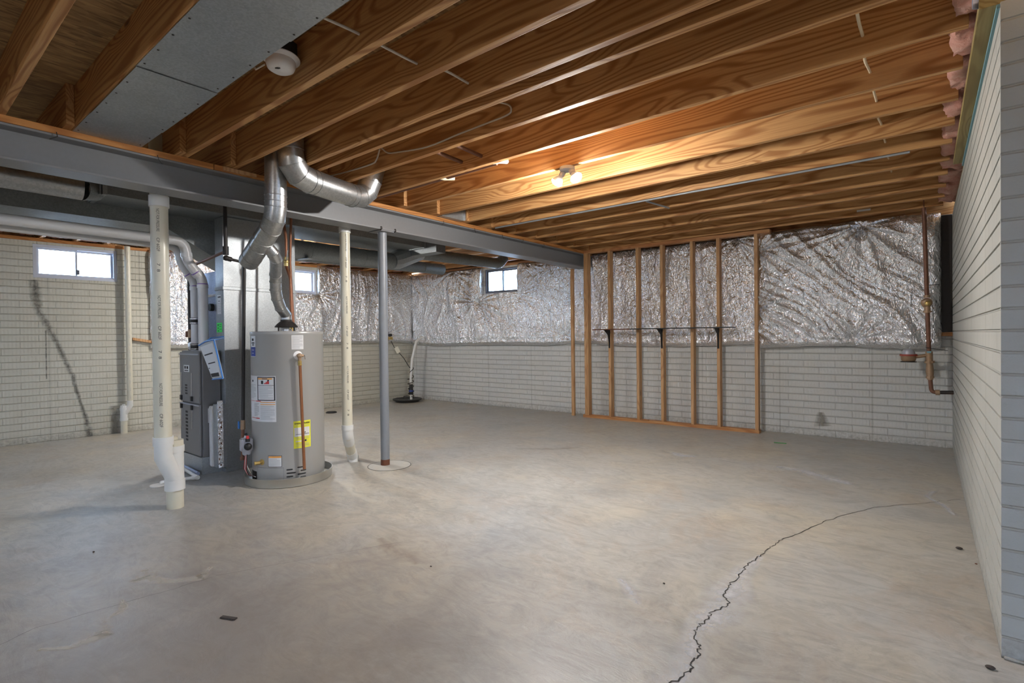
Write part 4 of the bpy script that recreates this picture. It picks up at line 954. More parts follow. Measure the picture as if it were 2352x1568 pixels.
for x in (-5.445, -5.20): grip(ld, x, 0.39, 0.57, 0.585)
m = MB(); m.box(-5.487, 1.834, 1.062, -5.043, 1.842, 1.074, 0.002); m.build('top_trim', M['metergrey'], ud)
m = MB(); m.box(-5.487, 1.834, 0.606, -5.043, 1.842, 0.618, 0.002); m.build('top_trim', M['metergrey'], ld)
flat_label('maker_label', -5.385, -5.26, 0.905, 0.968, 1.8418, ud, 'paper', [(0.15, 0.42, 0.45, 0.85, 'ink'), (0.55, 0.85, 0.45, 0.85, 'ink'), (0.15, 0.85, 0.15, 0.28, 'ink')], 'small white maker label')
for (z0_, z1_, par) in ((0.70, 0.80, ud), (0.27, 0.56, ld)):
    m = MB(); nn = 9 if par is ld else 4
    for i in range(nn):
        z = z0_+(z1_-z0_)*i/nn; m.box(-5.36, 1.8405, z, -5.31, 1.842, z+(z1_-z0_)/nn*0.6)
    m.build('lettering', M['ink'], par)
flat_label('rating_plate', -5.00, -4.95, 0.44, 0.62, 2.0, fu, 'paper', tx(5, 0.1, 0.9))
m = MB(); m.box(-5.0115, 1.90, 0.455, -5.0105, 1.99, 0.585); m.build('rating_plate', M['paper'], fu)
# evaporator coil case above the furnace
cc = thing('coil_case', 'bluish galvanised coil case on top of the furnace', 'coil case', (-5.3, 2.3, 1.102))
m = MB(); m.box(-5.50, 2.03, 1.103, -5.125, 2.60, 1.60, 0.003); m.box(-5.47, 2.04, 1.62, -5.14, 2.58, 1.835, 0.003); m.build('case', M['coil'], cc)
m = MB(); m.box(-5.51, 2.02, 1.598, -5.118, 2.61, 1.622, 0.003); m.build('seam_flange', M['chrome'], cc)
m = MB(); m.tube([(-5.20, 2.0, 1.50), (-5.20, 2.03, 1.50)], 0.035, 16); m.build('refrigerant_stub', M['black'], cc)
# filter rack leaning pieces
t_ = thing('filter_rack', 'silver filter rack strips with pinkish tape between furnace and duct box', 'filter rack', (-4.97, 1.93, 0.05))
for k, (x0, x1, mt, z0_, z1_, y) in enumerate(((-5.005, -4.985, 'whiteplastic', 0.075, 0.60, 1.905), (-4.980, -4.945, 'pvcgrey', 0.072, 0.61, 1.90), (-4.940, -4.885, 'coil', 0.07, 0.625, 1.915))):
    m = MB(); m.box(x0, y, z0_, x1, 2.005, z1_, 0.003); m.build('rail', M[mt if mt != 'coil' else 'galv'], t_)
m = MB(); m.box(-4.884, 1.925, 0.065, -4.868, 1.97, 0.66, 0.004); m.build('tape', M['foil'], t_)
m = MB(); rn = random.Random(3)
for i in range(12): z = 0.08+i*0.046+rn.uniform(0, 0.015); y_ = 1.93+rn.uniform(0, 0.02); m.box(-4.8675, y_, z, -4.8668, y_+rn.uniform(0.005, 0.012), z+rn.uniform(0.006, 0.02))
m.build('tape_print', M['rust'], t_)
# manual in its plastic sleeve
t_ = thing('manual_sleeve', 'clear plastic sleeve of white manuals hung from the duct box by blue straps', 'manual', (-5.0, 1.985, 0.83))
c0, c1, c2, c3 = Vector((-4.885, 1.80, 1.150)), Vector((-4.580, 1.80, 1.198)), Vector((-4.418, 1.80, 0.888)), Vector((-4.619, 1.80, 0.869))
def sheet4(name, a, b, c_, d_, n, th, mat):
    m = MB(); m.prism([a, b, c_, d_], n*th); return m.build(name, mat, t_)
nn = Vector((0, -1, 0))
sheet4('sleeve', c0, c1, c2, c3, nn, 0.008, M['plasticbag'])
L_ = lambda u, v: (c0.lerp(c1, u)).lerp(c3.lerp(c2, u), v)
pg = sheet4('booklet', L_(0.06, 0.06)+nn*0.008, L_(0.92, 0.06)+nn*0.008, L_(0.92, 0.95)+nn*0.008, L_(0.06, 0.95)+nn*0.008, nn, 0.006, M['paper'])
m = MB()
for (u0, u1, v0, v1) in ((0.15, 0.75, 0.30, 0.335), (0.2, 0.75, 0.55, 0.58), (0.1, 0.8, 0.84, 0.94), (0.1, 0.2, 0.68, 0.70)):
    m.prism([L_(u0, v0)+nn*0.0145, L_(u1, v0)+nn*0.0145, L_(u1, v1)+nn*0.0145, L_(u0, v1)+nn*0.0145], nn*0.0006)
m.build('print', M['ink'], t_)
m = MB(); m.tube([L_(0, 0)+nn*0.01, L_(0.5, -0.04)+nn*0.012, L_(1, 0)+nn*0.01, Vector((-4.92, 2.005, 1.21))], 0.007, 8); m.tube([L_(1, 0)+nn*0.01, L_(1, 1)+nn*0.01], 0.006, 8); m.tube([L_(0, 1)+nn*0.01, L_(1, 1)+nn*0.01], 0.006, 8); m.tube([L_(0, 0)+nn*0.01, Vector((-4.80, 1.86, 1.215)), Vector((-4.92, 2.005, 1.225))], 0.006, 8)
m.build('strap', M['brightblue'], t_)
# supply ducts on the far side
t_ = thing('supply_duct', 'long round duct under the joists right of the duct box', 'duct', (-5.3, 3.5, 2.1))
duct('duct_run', [(-5.25, 2.712, 2.155), (-5.25, 4.15, 2.165)], [], 0.098, M['trunk'], t_, True, 4, [(0, 0.22), (0, 0.48), (0, 0.7)])
m = MB(); m.box(-5.34, 2.95, 2.052, -5.12, 3.0, 2.06); m.build('strap', M['galv'], t_)
t_ = thing('supply_duct', 'round duct carrying on toward the back wall window', 'duct', (-5.0, 5.3, 2.2))
duct('duct_run', [(-5.22, 4.62, 2.305), (-5.12, 6.1, 2.315), (-5.1, 6.2, 2.42)], [0.05], 0.078, M['trunk'], t_, True, 3, [(0, 0.55), (0, 0.75)])
t_ = thing('duct_boot', 'crimped transition fitting between the two round ducts', 'duct fitting', (-5.2, 4.4, 2.2))
m = MB(); m.tube([(-5.25, 4.152, 2.165), (-5.26, 4.25, 2.19), (-5.23, 4.48, 2.28), (-5.22, 4.618, 2.303)], [0.102, 0.12, 0.11, 0.082], 12, True, False); m.build('boot', M['galv'], t_)
m = MB(); m.box(-5.14, 4.365, 2.24, -4.66, 4.52, 2.40, 0.003); m.build('takeoff', M['trunk'], t_)
t_ = thing('supply_duct', 'lowest round duct running along behind the others', 'duct', (-5.8, 4.0, 2.1))
duct('duct_run', [(-5.80, 2.9, 2.19), (-5.80, 5.55, 2.235)], [], 0.08, M['trunk'], t_, True, 4, [(0, 0.3), (0, 0.85)])
for y in (3.3, 5.1): m = MB(); m.box(-5.885, y, 2.20, -5.883, y+0.03, 2.44); m.build('hanger_strap', M['galv'], t_)
for (x, y, lab) in ((-6.9, 4.62, 'flat grey duct damper sheet between the far joists, left one'), (-6.2, 5.05, 'flat grey duct damper sheet between the far joists, right one')):
    m = MB(); m.box(x, y, 2.418, x+0.5, y+0.20, 2.424); tag(m.build('damper_sheet', M['trunk']), lab, 'sheet metal')
t_ = thing('stack_boot', 'galvanised boot rising between joists just over the beam', 'duct fitting', (-3.85, 3.78, 2.43))
m = MB(); m.box(-4.02, 3.675, 2.4315, -3.83, 3.99, 2.65); m.build('boot', M['galv'], t_)
m = MB(); m.box(-3.83, 3.985, 2.43, -3.80, 4.0, 2.60); m.build('edge_cleat', M['chrome'], t_)

# ------------------------------------------------------------------ posts and drain pipes
t_ = thing('steel_column', 'slim grey steel post holding up the beam', 'column', (-3.985, 3.045, 0))
m = MB(); m.cyl((-3.985, 3.045), 0.0415, 0.055, 2.186, 32); m.build('post', M['post'], t_)
m = MB(); m.cyl((-3.985, 3.045), 0.0418, 0.0, 0.055, 32); o = m.build('rusty_foot', M['rust'], t_)
m = MB(); m.box(-4.075, 2.96, 2.186, -3.905, 3.13, 2.1945); m.build('cap_plate', M['beam'], t_)
for (sx, y) in ((-3.905, 2.965), (-3.905, 3.125)):
    m = MB(); m.tube([(-4.05, y, 2.190), (-3.895, y, 2.190), (-3.883, y, 2.200), (-3.885, y, 2.214), (-3.90, y, 2.217)], 0.0045, 8); m.build('hook_bolt', M['iron'], t_)

def print_on(parent, cx, cy, r, ang, items, size):
    m = MB(); LEN = {'N': 0.158, 'C': 0.095, '7': 0.06}
    for (z, s_) in items: pipe_print(m, cx, cy, r, ang, z, s_, size, LEN[s_[0]])
    return m.build('pipe_lettering', M['ink'], parent, cleanup=False)
# main stack
r1 = 0.054
st = thing('drain_stack', 'thick cream plastic drain pipe at the left with a cleanout wye', 'pipe', (-4.16, 1.29, 0))
m = MB(); m.cyl((-4.165, 1.288), r1, 0.50, 2.62, 40); m.build('pipe', M['pvc'], st)
m = MB(); m.cyl((-4.165, 1.288), r1+0.007, 2.125, 2.20, 40); m.build('coupling', M['pvcwhite'], st)
m = MB(); m.cyl((-4.165, 1.288), r1+0.008, 0.465, 0.525, 40); m.tube([(-4.165, 1.288, 0.47), (-4.165, 1.288, 0.38), (-4.20, 1.37, 0.20)], r1*1.03, 32)
m.cyl((-4.205, 1.368), r1+0.004, 0.155, 0.43, 40); m.cyl((-4.205, 1.368), r1+0.010, 0.13, 0.205, 40); m.cyl((-4.205, 1.368), r1+0.009, 0.40, 0.445, 40); m.build('wye_fitting', M['pvcwhite'], st)
m = MB(); m.cyl((-4.205, 1.368), r1+0.006, 0.445, 0.485, 10, smooth=False); m.box(-4.222, 1.350, 0.485, -4.188, 1.386, 0.508, 0.003); m.build('cleanout_plug', M['pvc'], st)
m = MB(); m.cyl((-4.205, 1.368), r1, 0.0, 0.14, 40); m.build('pipe', M['pvc'], st)
ang = math.radians(-26)
print_on(st, -4.165, 1.288, r1, ang, [(2.105, 'NOT FOR PRESSURE'), (1.905, 'CP 602F'), (1.73, '7  8'), (1.508, 'NOT FOR PRESSURE'), (1.298, 'CP 602F'), (1.13, '7  8'), (0.903, 'NOT FOR PRESSURE'), (0.693, 'CP 602F')], 0.026)
r2 = 0.0455
st = thing('drain_pipe', 'cream plastic pipe right of the water heater, kinked at its foot', 'pipe', (-4.16, 2.76, 0))
P0 = Vector((-4.165, 2.762, 0))
m = MB(); m.cyl((P0.x, P0.y), r2, 0.37, 2.40, 36); m.build('pipe', M['pvc'], st)
m = MB(); m.cyl((P0.x, P0.y), r2+0.006, 2.165, 2.215, 36); m.build('coupling', M['pvcwhite'], st)
e1 = P0+Vector((0, 0, 0.335)); e2 = Vector((-4.33, 2.91, 0.09))
m = MB(); m.cyl((P0.x, P0.y), r2+0.007, 0.355, 0.40, 36); m.tube(path([P0+Vector((0, 0, 0.38)), P0+Vector((-0.006, 0.006, 0.30)), P0.lerp(e2, 0.42)+Vector((0, 0, 0.175))], [0.04], 4), r2+0.004, 32); m.build('elbow', M['pvcwhite'], st)
m = MB(); m.tube([P0+Vector((-0.01, 0.01, 0.29)), Vector((-4.345, 2.925, 0.065))], r2, 32); m.build('pipe', M['pvc'], st)
m = MB(); m.tube([Vector((-4.31, 2.893, 0.115)), Vector((-4.352, 2.94, 0.05)), Vector((-4.36, 2.95, 0.04))], r2+0.004, 32); m.cyl((-4.362, 2.95), r2+0.008, 0.0, 0.05, 32); m.build('floor_coupling', M['pvcwhite'], st)
print_on(st, P0.x, P0.y, r2, math.radians(-22), [(2.15, 'NOT FOR PRESSURE'), (1.935, 'CP 602F'), (1.77, '7  8'), (1.581, 'NOT FOR PRESSURE'), (1.31, 'CP 602F'), (1.16, '7  8'), (0.946, 'NOT FOR PRESSURE'), (0.728, 'CP 602F'), (0.55, '7  8')], 0.021)
# left wall drain
st = thing('wall_drain_pipe', 'thin white drain pipe running down the left block wall', 'pipe', (-8.06, 2.12, 0))
m = MB(); m.cyl((-8.085, 2.135), 0.032, 0.36, 2.42, 28); m.build('pipe', M['pvc'], st)
m = MB(); m.tube([(-8.085, 2.135, 0.42), (-8.085, 2.135, 0.36), (-8.10, 2.075, 0.25)], 0.033, 24); m.cyl((-8.105, 2.07), 0.040, 0.17, 0.335, 28); m.cyl((-8.105, 2.07), 0.045, 0.30, 0.33, 28); m.cyl((-8.105, 2.07), 0.045, 0.165, 0.195, 28); m.build('wye_fitting', M['pvcwhite'], st)
m = MB(); m.cyl((-8.105, 2.07), 0.038, 0.332, 0.36, 12, smooth=False); m.cyl((-8.105, 2.07), 0.018, 0.36, 0.375, 4, smooth=False); m.build('cleanout_plug', M['pvcwhite'], st)
m = MB(); m.cyl((-8.105, 2.07), 0.036, 0.0, 0.17, 28); m.build('pipe', M['pvc'], st)
m = MB()
for i in range(20): pipe_print(m, -8.085, 2.135, 0.032, math.radians(-5), 2.35-i*0.098, 'CP 601', 0.015)
m.build('pipe_lettering', M['textgrey'], st, cleanup=False)
# furnace flue and intake pipes
def flue(name_lab, X_, y0, zrun, ytop, r, bands):
    t = thing('plastic_flue', name_lab, 'pipe', (X_, 1.94, 1.1))
    pts = [(X_, y0, zrun[0]), (X_, ytop[0], zrun[1]), (X_, ytop[1], zrun[2]), (X_, ytop[2], zrun[3]), (X_, ytop[2], 1.10)]
    Q = path(pts, [0.085, 0.06, 0.06], 6); m = MB(); m.tube(Q, r, 28); m.build('pipe', M['pvcgrey'], t)
    m = MB()
    for (p_, d_) in bands: m.lathe(Vector(p_)-Vector(d_).normalized()*0.018, [(r, 0), (r+0.005, 0.001), (r+0.005, 0.035), (r, 0.036)], 28, Vector(d_))
    m.build('socket_band', M['pvcgrey'], t)
    m = MB()
    for (p_, d_) in bands[:3]: m.lathe(Vector(p_)-Vector(d_).normalized()*0.026, [(r+0.0003, 0), (r+0.0012, 0.001), (r+0.0012, 0.008), (r+0.0003, 0.009)], 28, Vector(d_))
    m.build('primer_stain', M['purple'], t)
    return t
flue('thicker pale plastic pipe running from the left and bending down to the furnace', -5.20, -2.0, (2.09, 2.085, 1.90, 1.76), (1.80, 1.825, 1.945), 0.042,
     [((-5.2, 1.66, 2.086), (0, 1, 0)), ((-5.2, 1.905, 1.80), (0, 0.65, -0.75)), ((-5.2, 1.945, 1.69), (0, 0, -1)), ((-5.2, 1.816, 1.965), (0, 0.1, -1))])
t_ = flue('thinner pale plastic pipe bending down into the furnace with black rubber couplings', -5.34, -2.0, (2.055, 2.052, 1.90, 1.74), (1.79, 1.815, 1.925), 0.033,
     [((-5.34, 1.66, 2.053), (0, 1, 0)), ((-5.34, 1.885, 1.79), (0, 0.65, -0.75)), ((-5.34, 1.925, 1.68), (0, 0, -1)), ((-5.34, 1.81, 1.95), (0, 0.1, -1))])
for z in (1.375, 1.135):
    m = MB(); m.cyl((-5.34, 1.925), 0.039, z-0.03, z+0.03, 28); cpl = m.build('rubber_coupling', M['rubber'], t_)
    for dz in (-0.02, 0.02): m = MB(); m.lathe((-5.34, 1.925, z+dz-0.006), [(0.039, 0), (0.0415, 0.001), (0.0415, 0.011), (0.039, 0.012)], 28); m.build('clamp', M['chrome'], cpl)
m = MB(); m.tube([(-5.47, 1.93, 1.122), (-5.42, 1.92, 1.15), (-5.37, 1.90, 1.125)], [0.022, 0.028, 0.02], 14); tag(m.build('condensate_hose', M['whiteplastic']), 'short white hose loop lying on the furnace top', 'hose')
# condensate pipe on the floor
t_ = thing('condensate_pipe', 'small white pipe lying on the floor in front of the furnace', 'pipe', (-5.0, 1.7, 0))
m = MB(); m.tube(path([(-5.37, 1.80, 0.025), (-4.875, 1.755, 0.022), (-4.94, 1.55, 0.022), (-4.95, 1.512, 0.022), (-4.95, 1.512, 0.01)], [0.02, 0.01, 0.005], 3), 0.0145, 16); m.build('pipe', M['pvcwhite'], t_)
m = MB(); m.tube([(-4.905, 1.758, 0.022), (-4.86, 1.752, 0.022)], 0.019, 16); m.tube([(-4.874, 1.757, 0.022), (-4.887, 1.715, 0.022)], 0.019, 16); m.build('elbow', M['pvcwhite'], t_)
m = MB(); m.tube([(-5.35, 1.815, 0.035), (-4.95, 1.79, 0.035)], 0.015, 12); m.build('blue_hose', M['coil'], t_)
m = MB(); m.cyl((-4.95, 1.485), 0.055, 0.0, 0.008, 28); tag(m.build('drain_cover', M['pvcwhite']), 'white disc cover on the floor behind the drain stack', 'drain cover')

# ------------------------------------------------------------------ gas piping
t_ = thing('gas_pipe', 'black iron gas pipe dropping beside the water heater', 'pipe', (-4.62, 2.0, 0.15))
m = MB(); m.tube([(-4.62, 1.912, 2.60), (-4.62, 1.912, 1.93)], 0.0155, 14); m.build('riser', M['iron'], t_)
m = MB(); m.tube([(-4.62, 1.912, 1.985), (-4.62, 1.912, 1.915)], 0.023, 14); m.sphere((-4.62, 1.915, 1.888), 0.024, 14); m.sphere((-4.62, 2.062, 1.864), 0.023, 14); m.tube([(-4.62, 1.955, 1.880), (-4.62, 1.90, 1.890)], 0.021, 12); m.build('elbow', M['iron'], t_)
m = MB(); m.tube([(-4.62, 1.915, 1.886), (-4.62, 2.06, 1.866)], 0.0125, 12); m.build('cross_pipe', M['iron'], t_)
m = MB(); m.tube([(-4.62, 2.062, 1.866), (-4.62, 2.03, 0.49)], 0.0145, 14); m.build('drop_pipe', M['iron'], t_)
m = MB(); m.tube([(-4.62, 1.912, 1.945), (-5.35, 1.93, 1.90)], 0.0125, 12); m.build('furnace_branch', M['oldiron'], t_)
m = MB(); m.tube([(-4.62, 2.03, 0.50), (-4.62, 2.028, 0.42)], [0.019, 0.021], 8, smooth=False); m.build('shutoff_valve', M['bronze'], t_)
m = MB(); m.box(-4.655, 2.0, 0.425, -4.64, 2.014, 0.49, 0.003); m.build('valve_handle', M['brightblue'], t_)
m = MB(); m.tube([(-4.62, 2.028, 0.42), (-4.62, 2.02, 0.17)], 0.0135, 12); m.tube([(-4.62, 2.026, 0.355), (-4.62, 2.024, 0.265)], 0.020, 14); m.tube([(-4.62, 2.02, 0.185), (-4.62, 2.02, 0.155)], 0.019, 12); m.build('drip_leg', M['oldiron'], t_)
m = MB(); a_, b_ = Vector((-4.62, 2.025, 0.30)), gc-gt*0.02; m.tube([a_, a_.lerp(b_, 0.5)+Vector((0, 0, -0.006)), b_], 0.0125, 12); m.build('valve_connector', M['iron'], t_)
# second gas drop for the furnace
t_ = thing('gas_pipe', 'black iron gas pipe left of the white furnace pipes with a brass cock', 'pipe', (-5.6, 1.97, 1.1))
m = MB(); m.tube([(-5.66, 1.975, 2.18), (-5.66, 1.975, 2.10), (-5.60, 1.975, 2.02), (-5.60, 1.975, 0.80), (-5.495, 1.975, 0.80)], 0.0165, 14); m.build('riser', M['iron'], t_)
m = MB(); m.tube([(-5.60, 1.975, 1.30), (-5.60, 1.975, 1.22)], 0.020, 12); m.build('cock_body', M['bronze'], t_)
m = MB(); m.box(-5.665, 1.955, 1.225, -5.625, 1.975, 1.285, 0.006); m.build('cock_handle', M['rust'], t_)
# copper water lines
t_ = thing('copper_pipe', 'copper water pipe with a brass valve entering the heater top', 'pipe', (-4.45, 2.36, 1.27))
m = MB(); m.tube(path([(-4.515, 2.36, 2.30), (-4.463, 2.36, 2.09), (-4.469, 2.36, 1.85), (-4.40, 2.36, 1.74), (-4.385, 2.36, 1.262)], [0.03, 0.03, 0.03], 3), 0.0125, 14); m.build('pipe', M['coppermat'], t_)
m = MB(); m.tube([(-4.467, 2.36, 1.93), (-4.467, 2.36, 1.85)], [0.018, 0.021], 10); m.sphere((-4.467, 2.36, 1.89), 0.024, 12); m.build('ball_valve', M['brass'], t_)
m = MB(); m.obox((-4.43, 2.35, 1.94), (0.006, 0, 0), (0, 0.003, 0), (0.008, 0, 0.045), 0.002); m.build('valve_handle', M['chrome'], t_)
m = MB(); m.tube([(-4.386, 2.36, 1.33), (-4.385, 2.36, 1.265)], 0.020, 10, smooth=False); m.build('union', M['brass'], t_)
t_ = thing('copper_pipe', 'thinner copper pipe half hidden behind the flue branch', 'pipe', (-4.6, 2.4, 1.27))
m = MB(); m.tube([(-4.52, 2.44, 2.30), (-4.55, 2.44, 1.9), (-4.50, 2.44, 1.26)], 0.0115, 12); m.build('pipe', M['coppermat'], t_)

# ------------------------------------------------------------------ stud wall, loose stud and shelf
def yS(x): return 6.565+(x+3.92)*0.038
t_ = thing('stud_wall_frame', 'bare wood stud frame standing against the foil on the back wall', 'stud wall', (-2.7, 6.62, 0))
xs = [-3.898, -3.515, -3.095, -2.755, -2.36, -2.035, -1.60]
for x0 in xs:
    y = yS(x0); m = MB(); m.box(x0, y, 0.040, x0+0.038, y+0.089, 2.388, 0.002); m.build('stud', M['stud'], t_)
m = MB(); m.box(-3.858, yS(-3.858), 0.04, -3.835, yS(-3.858)+0.089, 2.388, 0.002); m.build('stud', M['stud'], t_)
for (nm, xa, xb, z) in (('bottom_plate', -3.93, -1.555, 0.0), ('top_plate', -3.90, -1.43, 2.389)):
    m = MB(); m.prism([(xa, yS(xa), z), (xb, yS(xb), z), (xb, yS(xb)+0.089, z), (xa, yS(xa)+0.089, z)], (0, 0, 0.039)); m.build(nm, M['plate_x'], t_)
m = MB(); m.box(-4.150, 6.60, 0.0, -4.105, 6.638, 2.193, 0.002); tag(m.build('loose_stud', M['stud']), 'single wood stud left of the stud frame, under the beam end', 'stud')
yS0 = 6.42
t_ = thing('wall_shelf', 'thin dark shelf on three black brackets fixed to the studs', 'shelf', (-2.75, 6.5, 1.0))
m = MB(); m.prism([(-3.68, yS0, 1.272), (-3.12, yS0+0.02, 1.272), (-3.12, yS(-3.12)-0.002, 1.272), (-3.68, yS(-3.68)-0.002, 1.272)], (0, 0, 0.012)); m.build('shelf_board', M['rust'], t_)
m = MB(); m.prism([(-3.118, yS0+0.02, 1.272), (-1.81, yS0+0.07, 1.272), (-1.81, yS(-1.81)-0.002, 1.272), (-3.118, yS(-3.118)-0.002, 1.272)], (0, 0, 0.012)); m.build('shelf_board', M['black'], t_)
for x in (-3.497, -2.737, -2.017):
    y = yS(x)-0.001; m = MB()
    m.box(x-0.012, y-0.004, 1.015, x+0.012, y, 1.270, 0.001); m.box(x-0.012, y-0.16, 1.266, x+0.012, y, 1.271, 0.001)
    m.prism([(x-0.003, y-0.15, 1.266), (x-0.003, y-0.045, 1.20), (x-0.003, y-0.004, 1.03), (x-0.003, y-0.004, 1.266)], (0.006, 0, 0)); m.build('bracket', M['black'], t_)
m = MB(); m.box(-3.05, yS(-3.05)-0.02, 0.04, -2.93, yS(-3.05)+0.03, 0.047); m = m  # small wood scraps left on the bottom plate
tag(m.build('wood_scrap', M['plate_x'], origin=(-3.0, 6.6, 0.04)), 'small wood scrap left on the bottom plate between the studs', 'wood scrap')

# ------------------------------------------------------------------ sump in the back corner
t_ = thing('sump_basin', 'round black sump lid in the far corner', 'sump lid', (-7.60, 6.33, 0))
SC = Vector((-7.56, 6.30, 0))
m = MB(); m.lathe(SC, [(0.001, 0), (0.20, 0), (0.215, 0.004), (0.222, 0.03), (0.26, 0.034), (0.27, 0.05), (0.265, 0.058), (0.22, 0.058), (0.21, 0.050), (0.001, 0.050)], 48); m.build('lid', M['sump'], t_)
for a in range(0, 360, 45):
    q = SC+Vector((0.246*math.cos(math.radians(a+10)), 0.246*math.sin(math.radians(a+10)), 0.058)); m = MB(); m.tube([q, q+Vector((0, 0, 0.008))], 0.008, 6); m.build('lid_screw', M['chrome'], t_)
t_ = thing('sump_pipe', 'white discharge pipe rising from the black sump lid', 'pipe', (-7.45, 6.3, 0.05))
pp = [(-7.45, 6.30, 0.05), (-7.455, 6.30, 0.42), (-7.43, 6.32, 0.80), (-7.40, 6.40, 1.12), (-7.40, 6.55, 1.2)]
m = MB(); m.tube(pp, 0.024, 20); m.build('pipe', M['pvcwhite'], t_)
m = MB(); m.tube([(-7.451, 6.30, 0.14), (-7.452, 6.30, 0.20), (-7.453, 6.30, 0.26), (-7.453, 6.30, 0.33)], [0.038, 0.042, 0.034, 0.030], 20); m.build('check_valve', M['rubber'], t_)
m = MB(); m.lathe((-7.452, 6.30, 0.195), [(0.042, 0), (0.0435, 0.002), (0.0435, 0.022), (0.042, 0.024)], 20); m.build('valve_band', M['blue'], t_)
t_ = thing('pump_cord', 'black pump cord wound round the sump pipe and up to a socket', 'cord', (-7.46, 6.3, 0.06))
co = [(-7.62, 6.26, 0.058), (-7.60, 6.25, 0.10), (-7.54, 6.27, 0.11)]
for i in range(29):
    a = i*0.8; co.append((-7.452+0.052*math.cos(a)*(1 if i % 7 else 1.4), 6.30+0.052*math.sin(a), 0.10+i*0.0115))
for i in range(10):
    a = i*0.9; co.append((-7.44+0.034*math.cos(a), 6.31+0.034*math.sin(a), 0.45+i*0.022))
co += [(-7.46, 6.28, 0.64), (-7.62, 6.27, 0.82), (-7.80, 6.2, 1.02), (-7.86, 6.15, 1.18), (-7.835, 6.14, 1.235)]
m = MB(); m.tube(co, 0.0065, 6); m.build('cord', M['rubber'], t_)
m = MB(); m.box(-7.85, 6.10, 1.225, -7.79, 6.15, 1.27, 0.006); m.build('plug', M['rubber'], t_)
m = MB(); m.obox((-7.725, 6.215, 0.965), (0.032, 0.014, 0.02), (0.0005, -0.001, 0), (-0.028, -0.01, 0.052)); tag(m.build('paper_tag', M['pvc']), 'cream paper tag hanging on the black pump cord', 'tag')
m = MB(); m.box(-7.86, 6.10, 1.16, -7.80, 6.17, 1.215, 0.006); tag(m.build('wall_socket', M['brass']), 'small yellowish socket poking through the foil above the sump', 'socket')
m = MB(); m.cyl((-7.47, 4.66), 0.085, 0.0, 0.014, 28); m.cyl((-7.47, 4.66), 0.07, 0.014, 0.022, 28); tag(m.build('cleanout_cover', M['sump']), 'low black cap on the floor beyond the water heater', 'floor cap')

# ------------------------------------------------------------------ gas meter piping at the right
GY = 6.60
t_ = thing('gas_meter_pipe', 'rusty gas riser with regulator against the foil near the right corner', 'pipe', (0.03, GY, 0.6))
m = MB(); m.tube([(-0.012, GY, 2.58), (-0.006, GY, 2.33), (0.012, GY, 1.56)], 0.019, 16); m.sphere((-0.012, GY, 2.575), 0.024, 12); m.build('riser', M['oldiron'], t_)
m = MB(); m.tube([(0.012, GY, 1.56), (0.012, GY, 1.535)], 0.026, 12); m.sphere((0.010, GY-0.005, 1.485), 0.048, 18, (1, 0.7, 1)); m.tube([(0.014, GY, 1.45), (0.016, GY, 1.385)], [0.026, 0.026], 14); m.tube([(0.016, GY, 1.405), (0.016, GY, 1.388)], 0.036, 8, smooth=False); m.build('union_valve', M['bronze'], t_)
m = MB(); m.sphere((0.018, GY-0.045, 1.478), 0.026, 12, (1, 0.6, 1)); m.build('valve_cap', M['brass'], t_)
m = MB(); m.tube([(0.016, GY, 1.39), (0.027, GY, 0.99)], 0.019, 16); m.build('mid_pipe', M['oldiron'], t_)
m = MB(); m.tube([(0.027, GY, 1.0), (0.029, GY, 0.90)], 0.030, 14); m.tube([(0.030, GY, 0.965), (-0.08, GY-0.01, 0.945)], 0.017, 14); m.tube([(0.03, GY, 0.905), (0.031, GY, 0.885)], 0.040, 8, smooth=False); m.tube([(0.031, GY, 0.885), (0.033, GY, 0.80), (0.036, GY, 0.72)], [0.027, 0.033, 0.024], 12); m.tube([(0.034, GY, 0.755), (0.035, GY, 0.735)], 0.034, 8, smooth=False); m.build('fittings', M['bronze'], t_)
m = MB(); m.tube(path([(0.036, GY, 0.73), (0.045, GY, 0.595), (0.21, GY, 0.602)], [0.04], 5), 0.018, 16); m.build('lower_pipe', M['oldiron'], t_)
m = MB(); m.tube([(0.075, GY, 0.596), (0.11, GY, 0.598)], 0.027, 12); m.build('elbow_collar', M['bronze'], t_)
m = MB(); m.tube([(0.11, GY, 0.598), (0.213, GY, 0.603)], 0.0185, 14); m.build('wall_stub', M['iron'], t_)
m = MB(); m.tube([(0.0, GY-0.02, 1.04), (0.17, GY, 1.01)], 0.003, 6); m.tube([(0.02, GY-0.01, 1.66), (0.11, GY+0.02, 1.66)], 0.003, 6); m.tube([(0.055, GY, 1.46), (0.065, GY+0.02, 1.28), (0.05, GY, 1.12), (0.03, GY, 1.03)], 0.0025, 6); m.build('bonding_wire', M['iron'], t_)
m = MB(); m.box(0.01, GY-0.035, 0.985, 0.045, GY-0.02, 1.005, 0.003); m.build('ground_clamp', M['tealfoam'], t_)
rg = thing('gas_regulator', 'small gas regulator with a grey cap and red flange beside the rusty riser', 'regulator', (-0.13, GY-0.01, 0.90))
RC = Vector((-0.135, GY-0.01, 0))
m = MB(); m.cyl((RC.x, RC.y), 0.072, 0.955, 0.972, 24); m.build('flange', M['meterred'], rg)
m = MB(); m.lathe((RC.x, RC.y, 0.972), [(0.056, 0), (0.054, 0.02), (0.042, 0.045), (0.02, 0.052), (0.001, 0.052)], 24); m.build('cap', M['metergrey'], rg)
m = MB(); m.lathe((RC.x, RC.y, 0.90), [(0.001, 0), (0.05, 0), (0.060, 0.01), (0.064, 0.054)], 24); m.build('body', M['bronze'], rg)
m = MB(); m.cyl((RC.x, RC.y), 0.066, 0.892, 0.900, 24); m.build('base_ring', M['black'], rg)

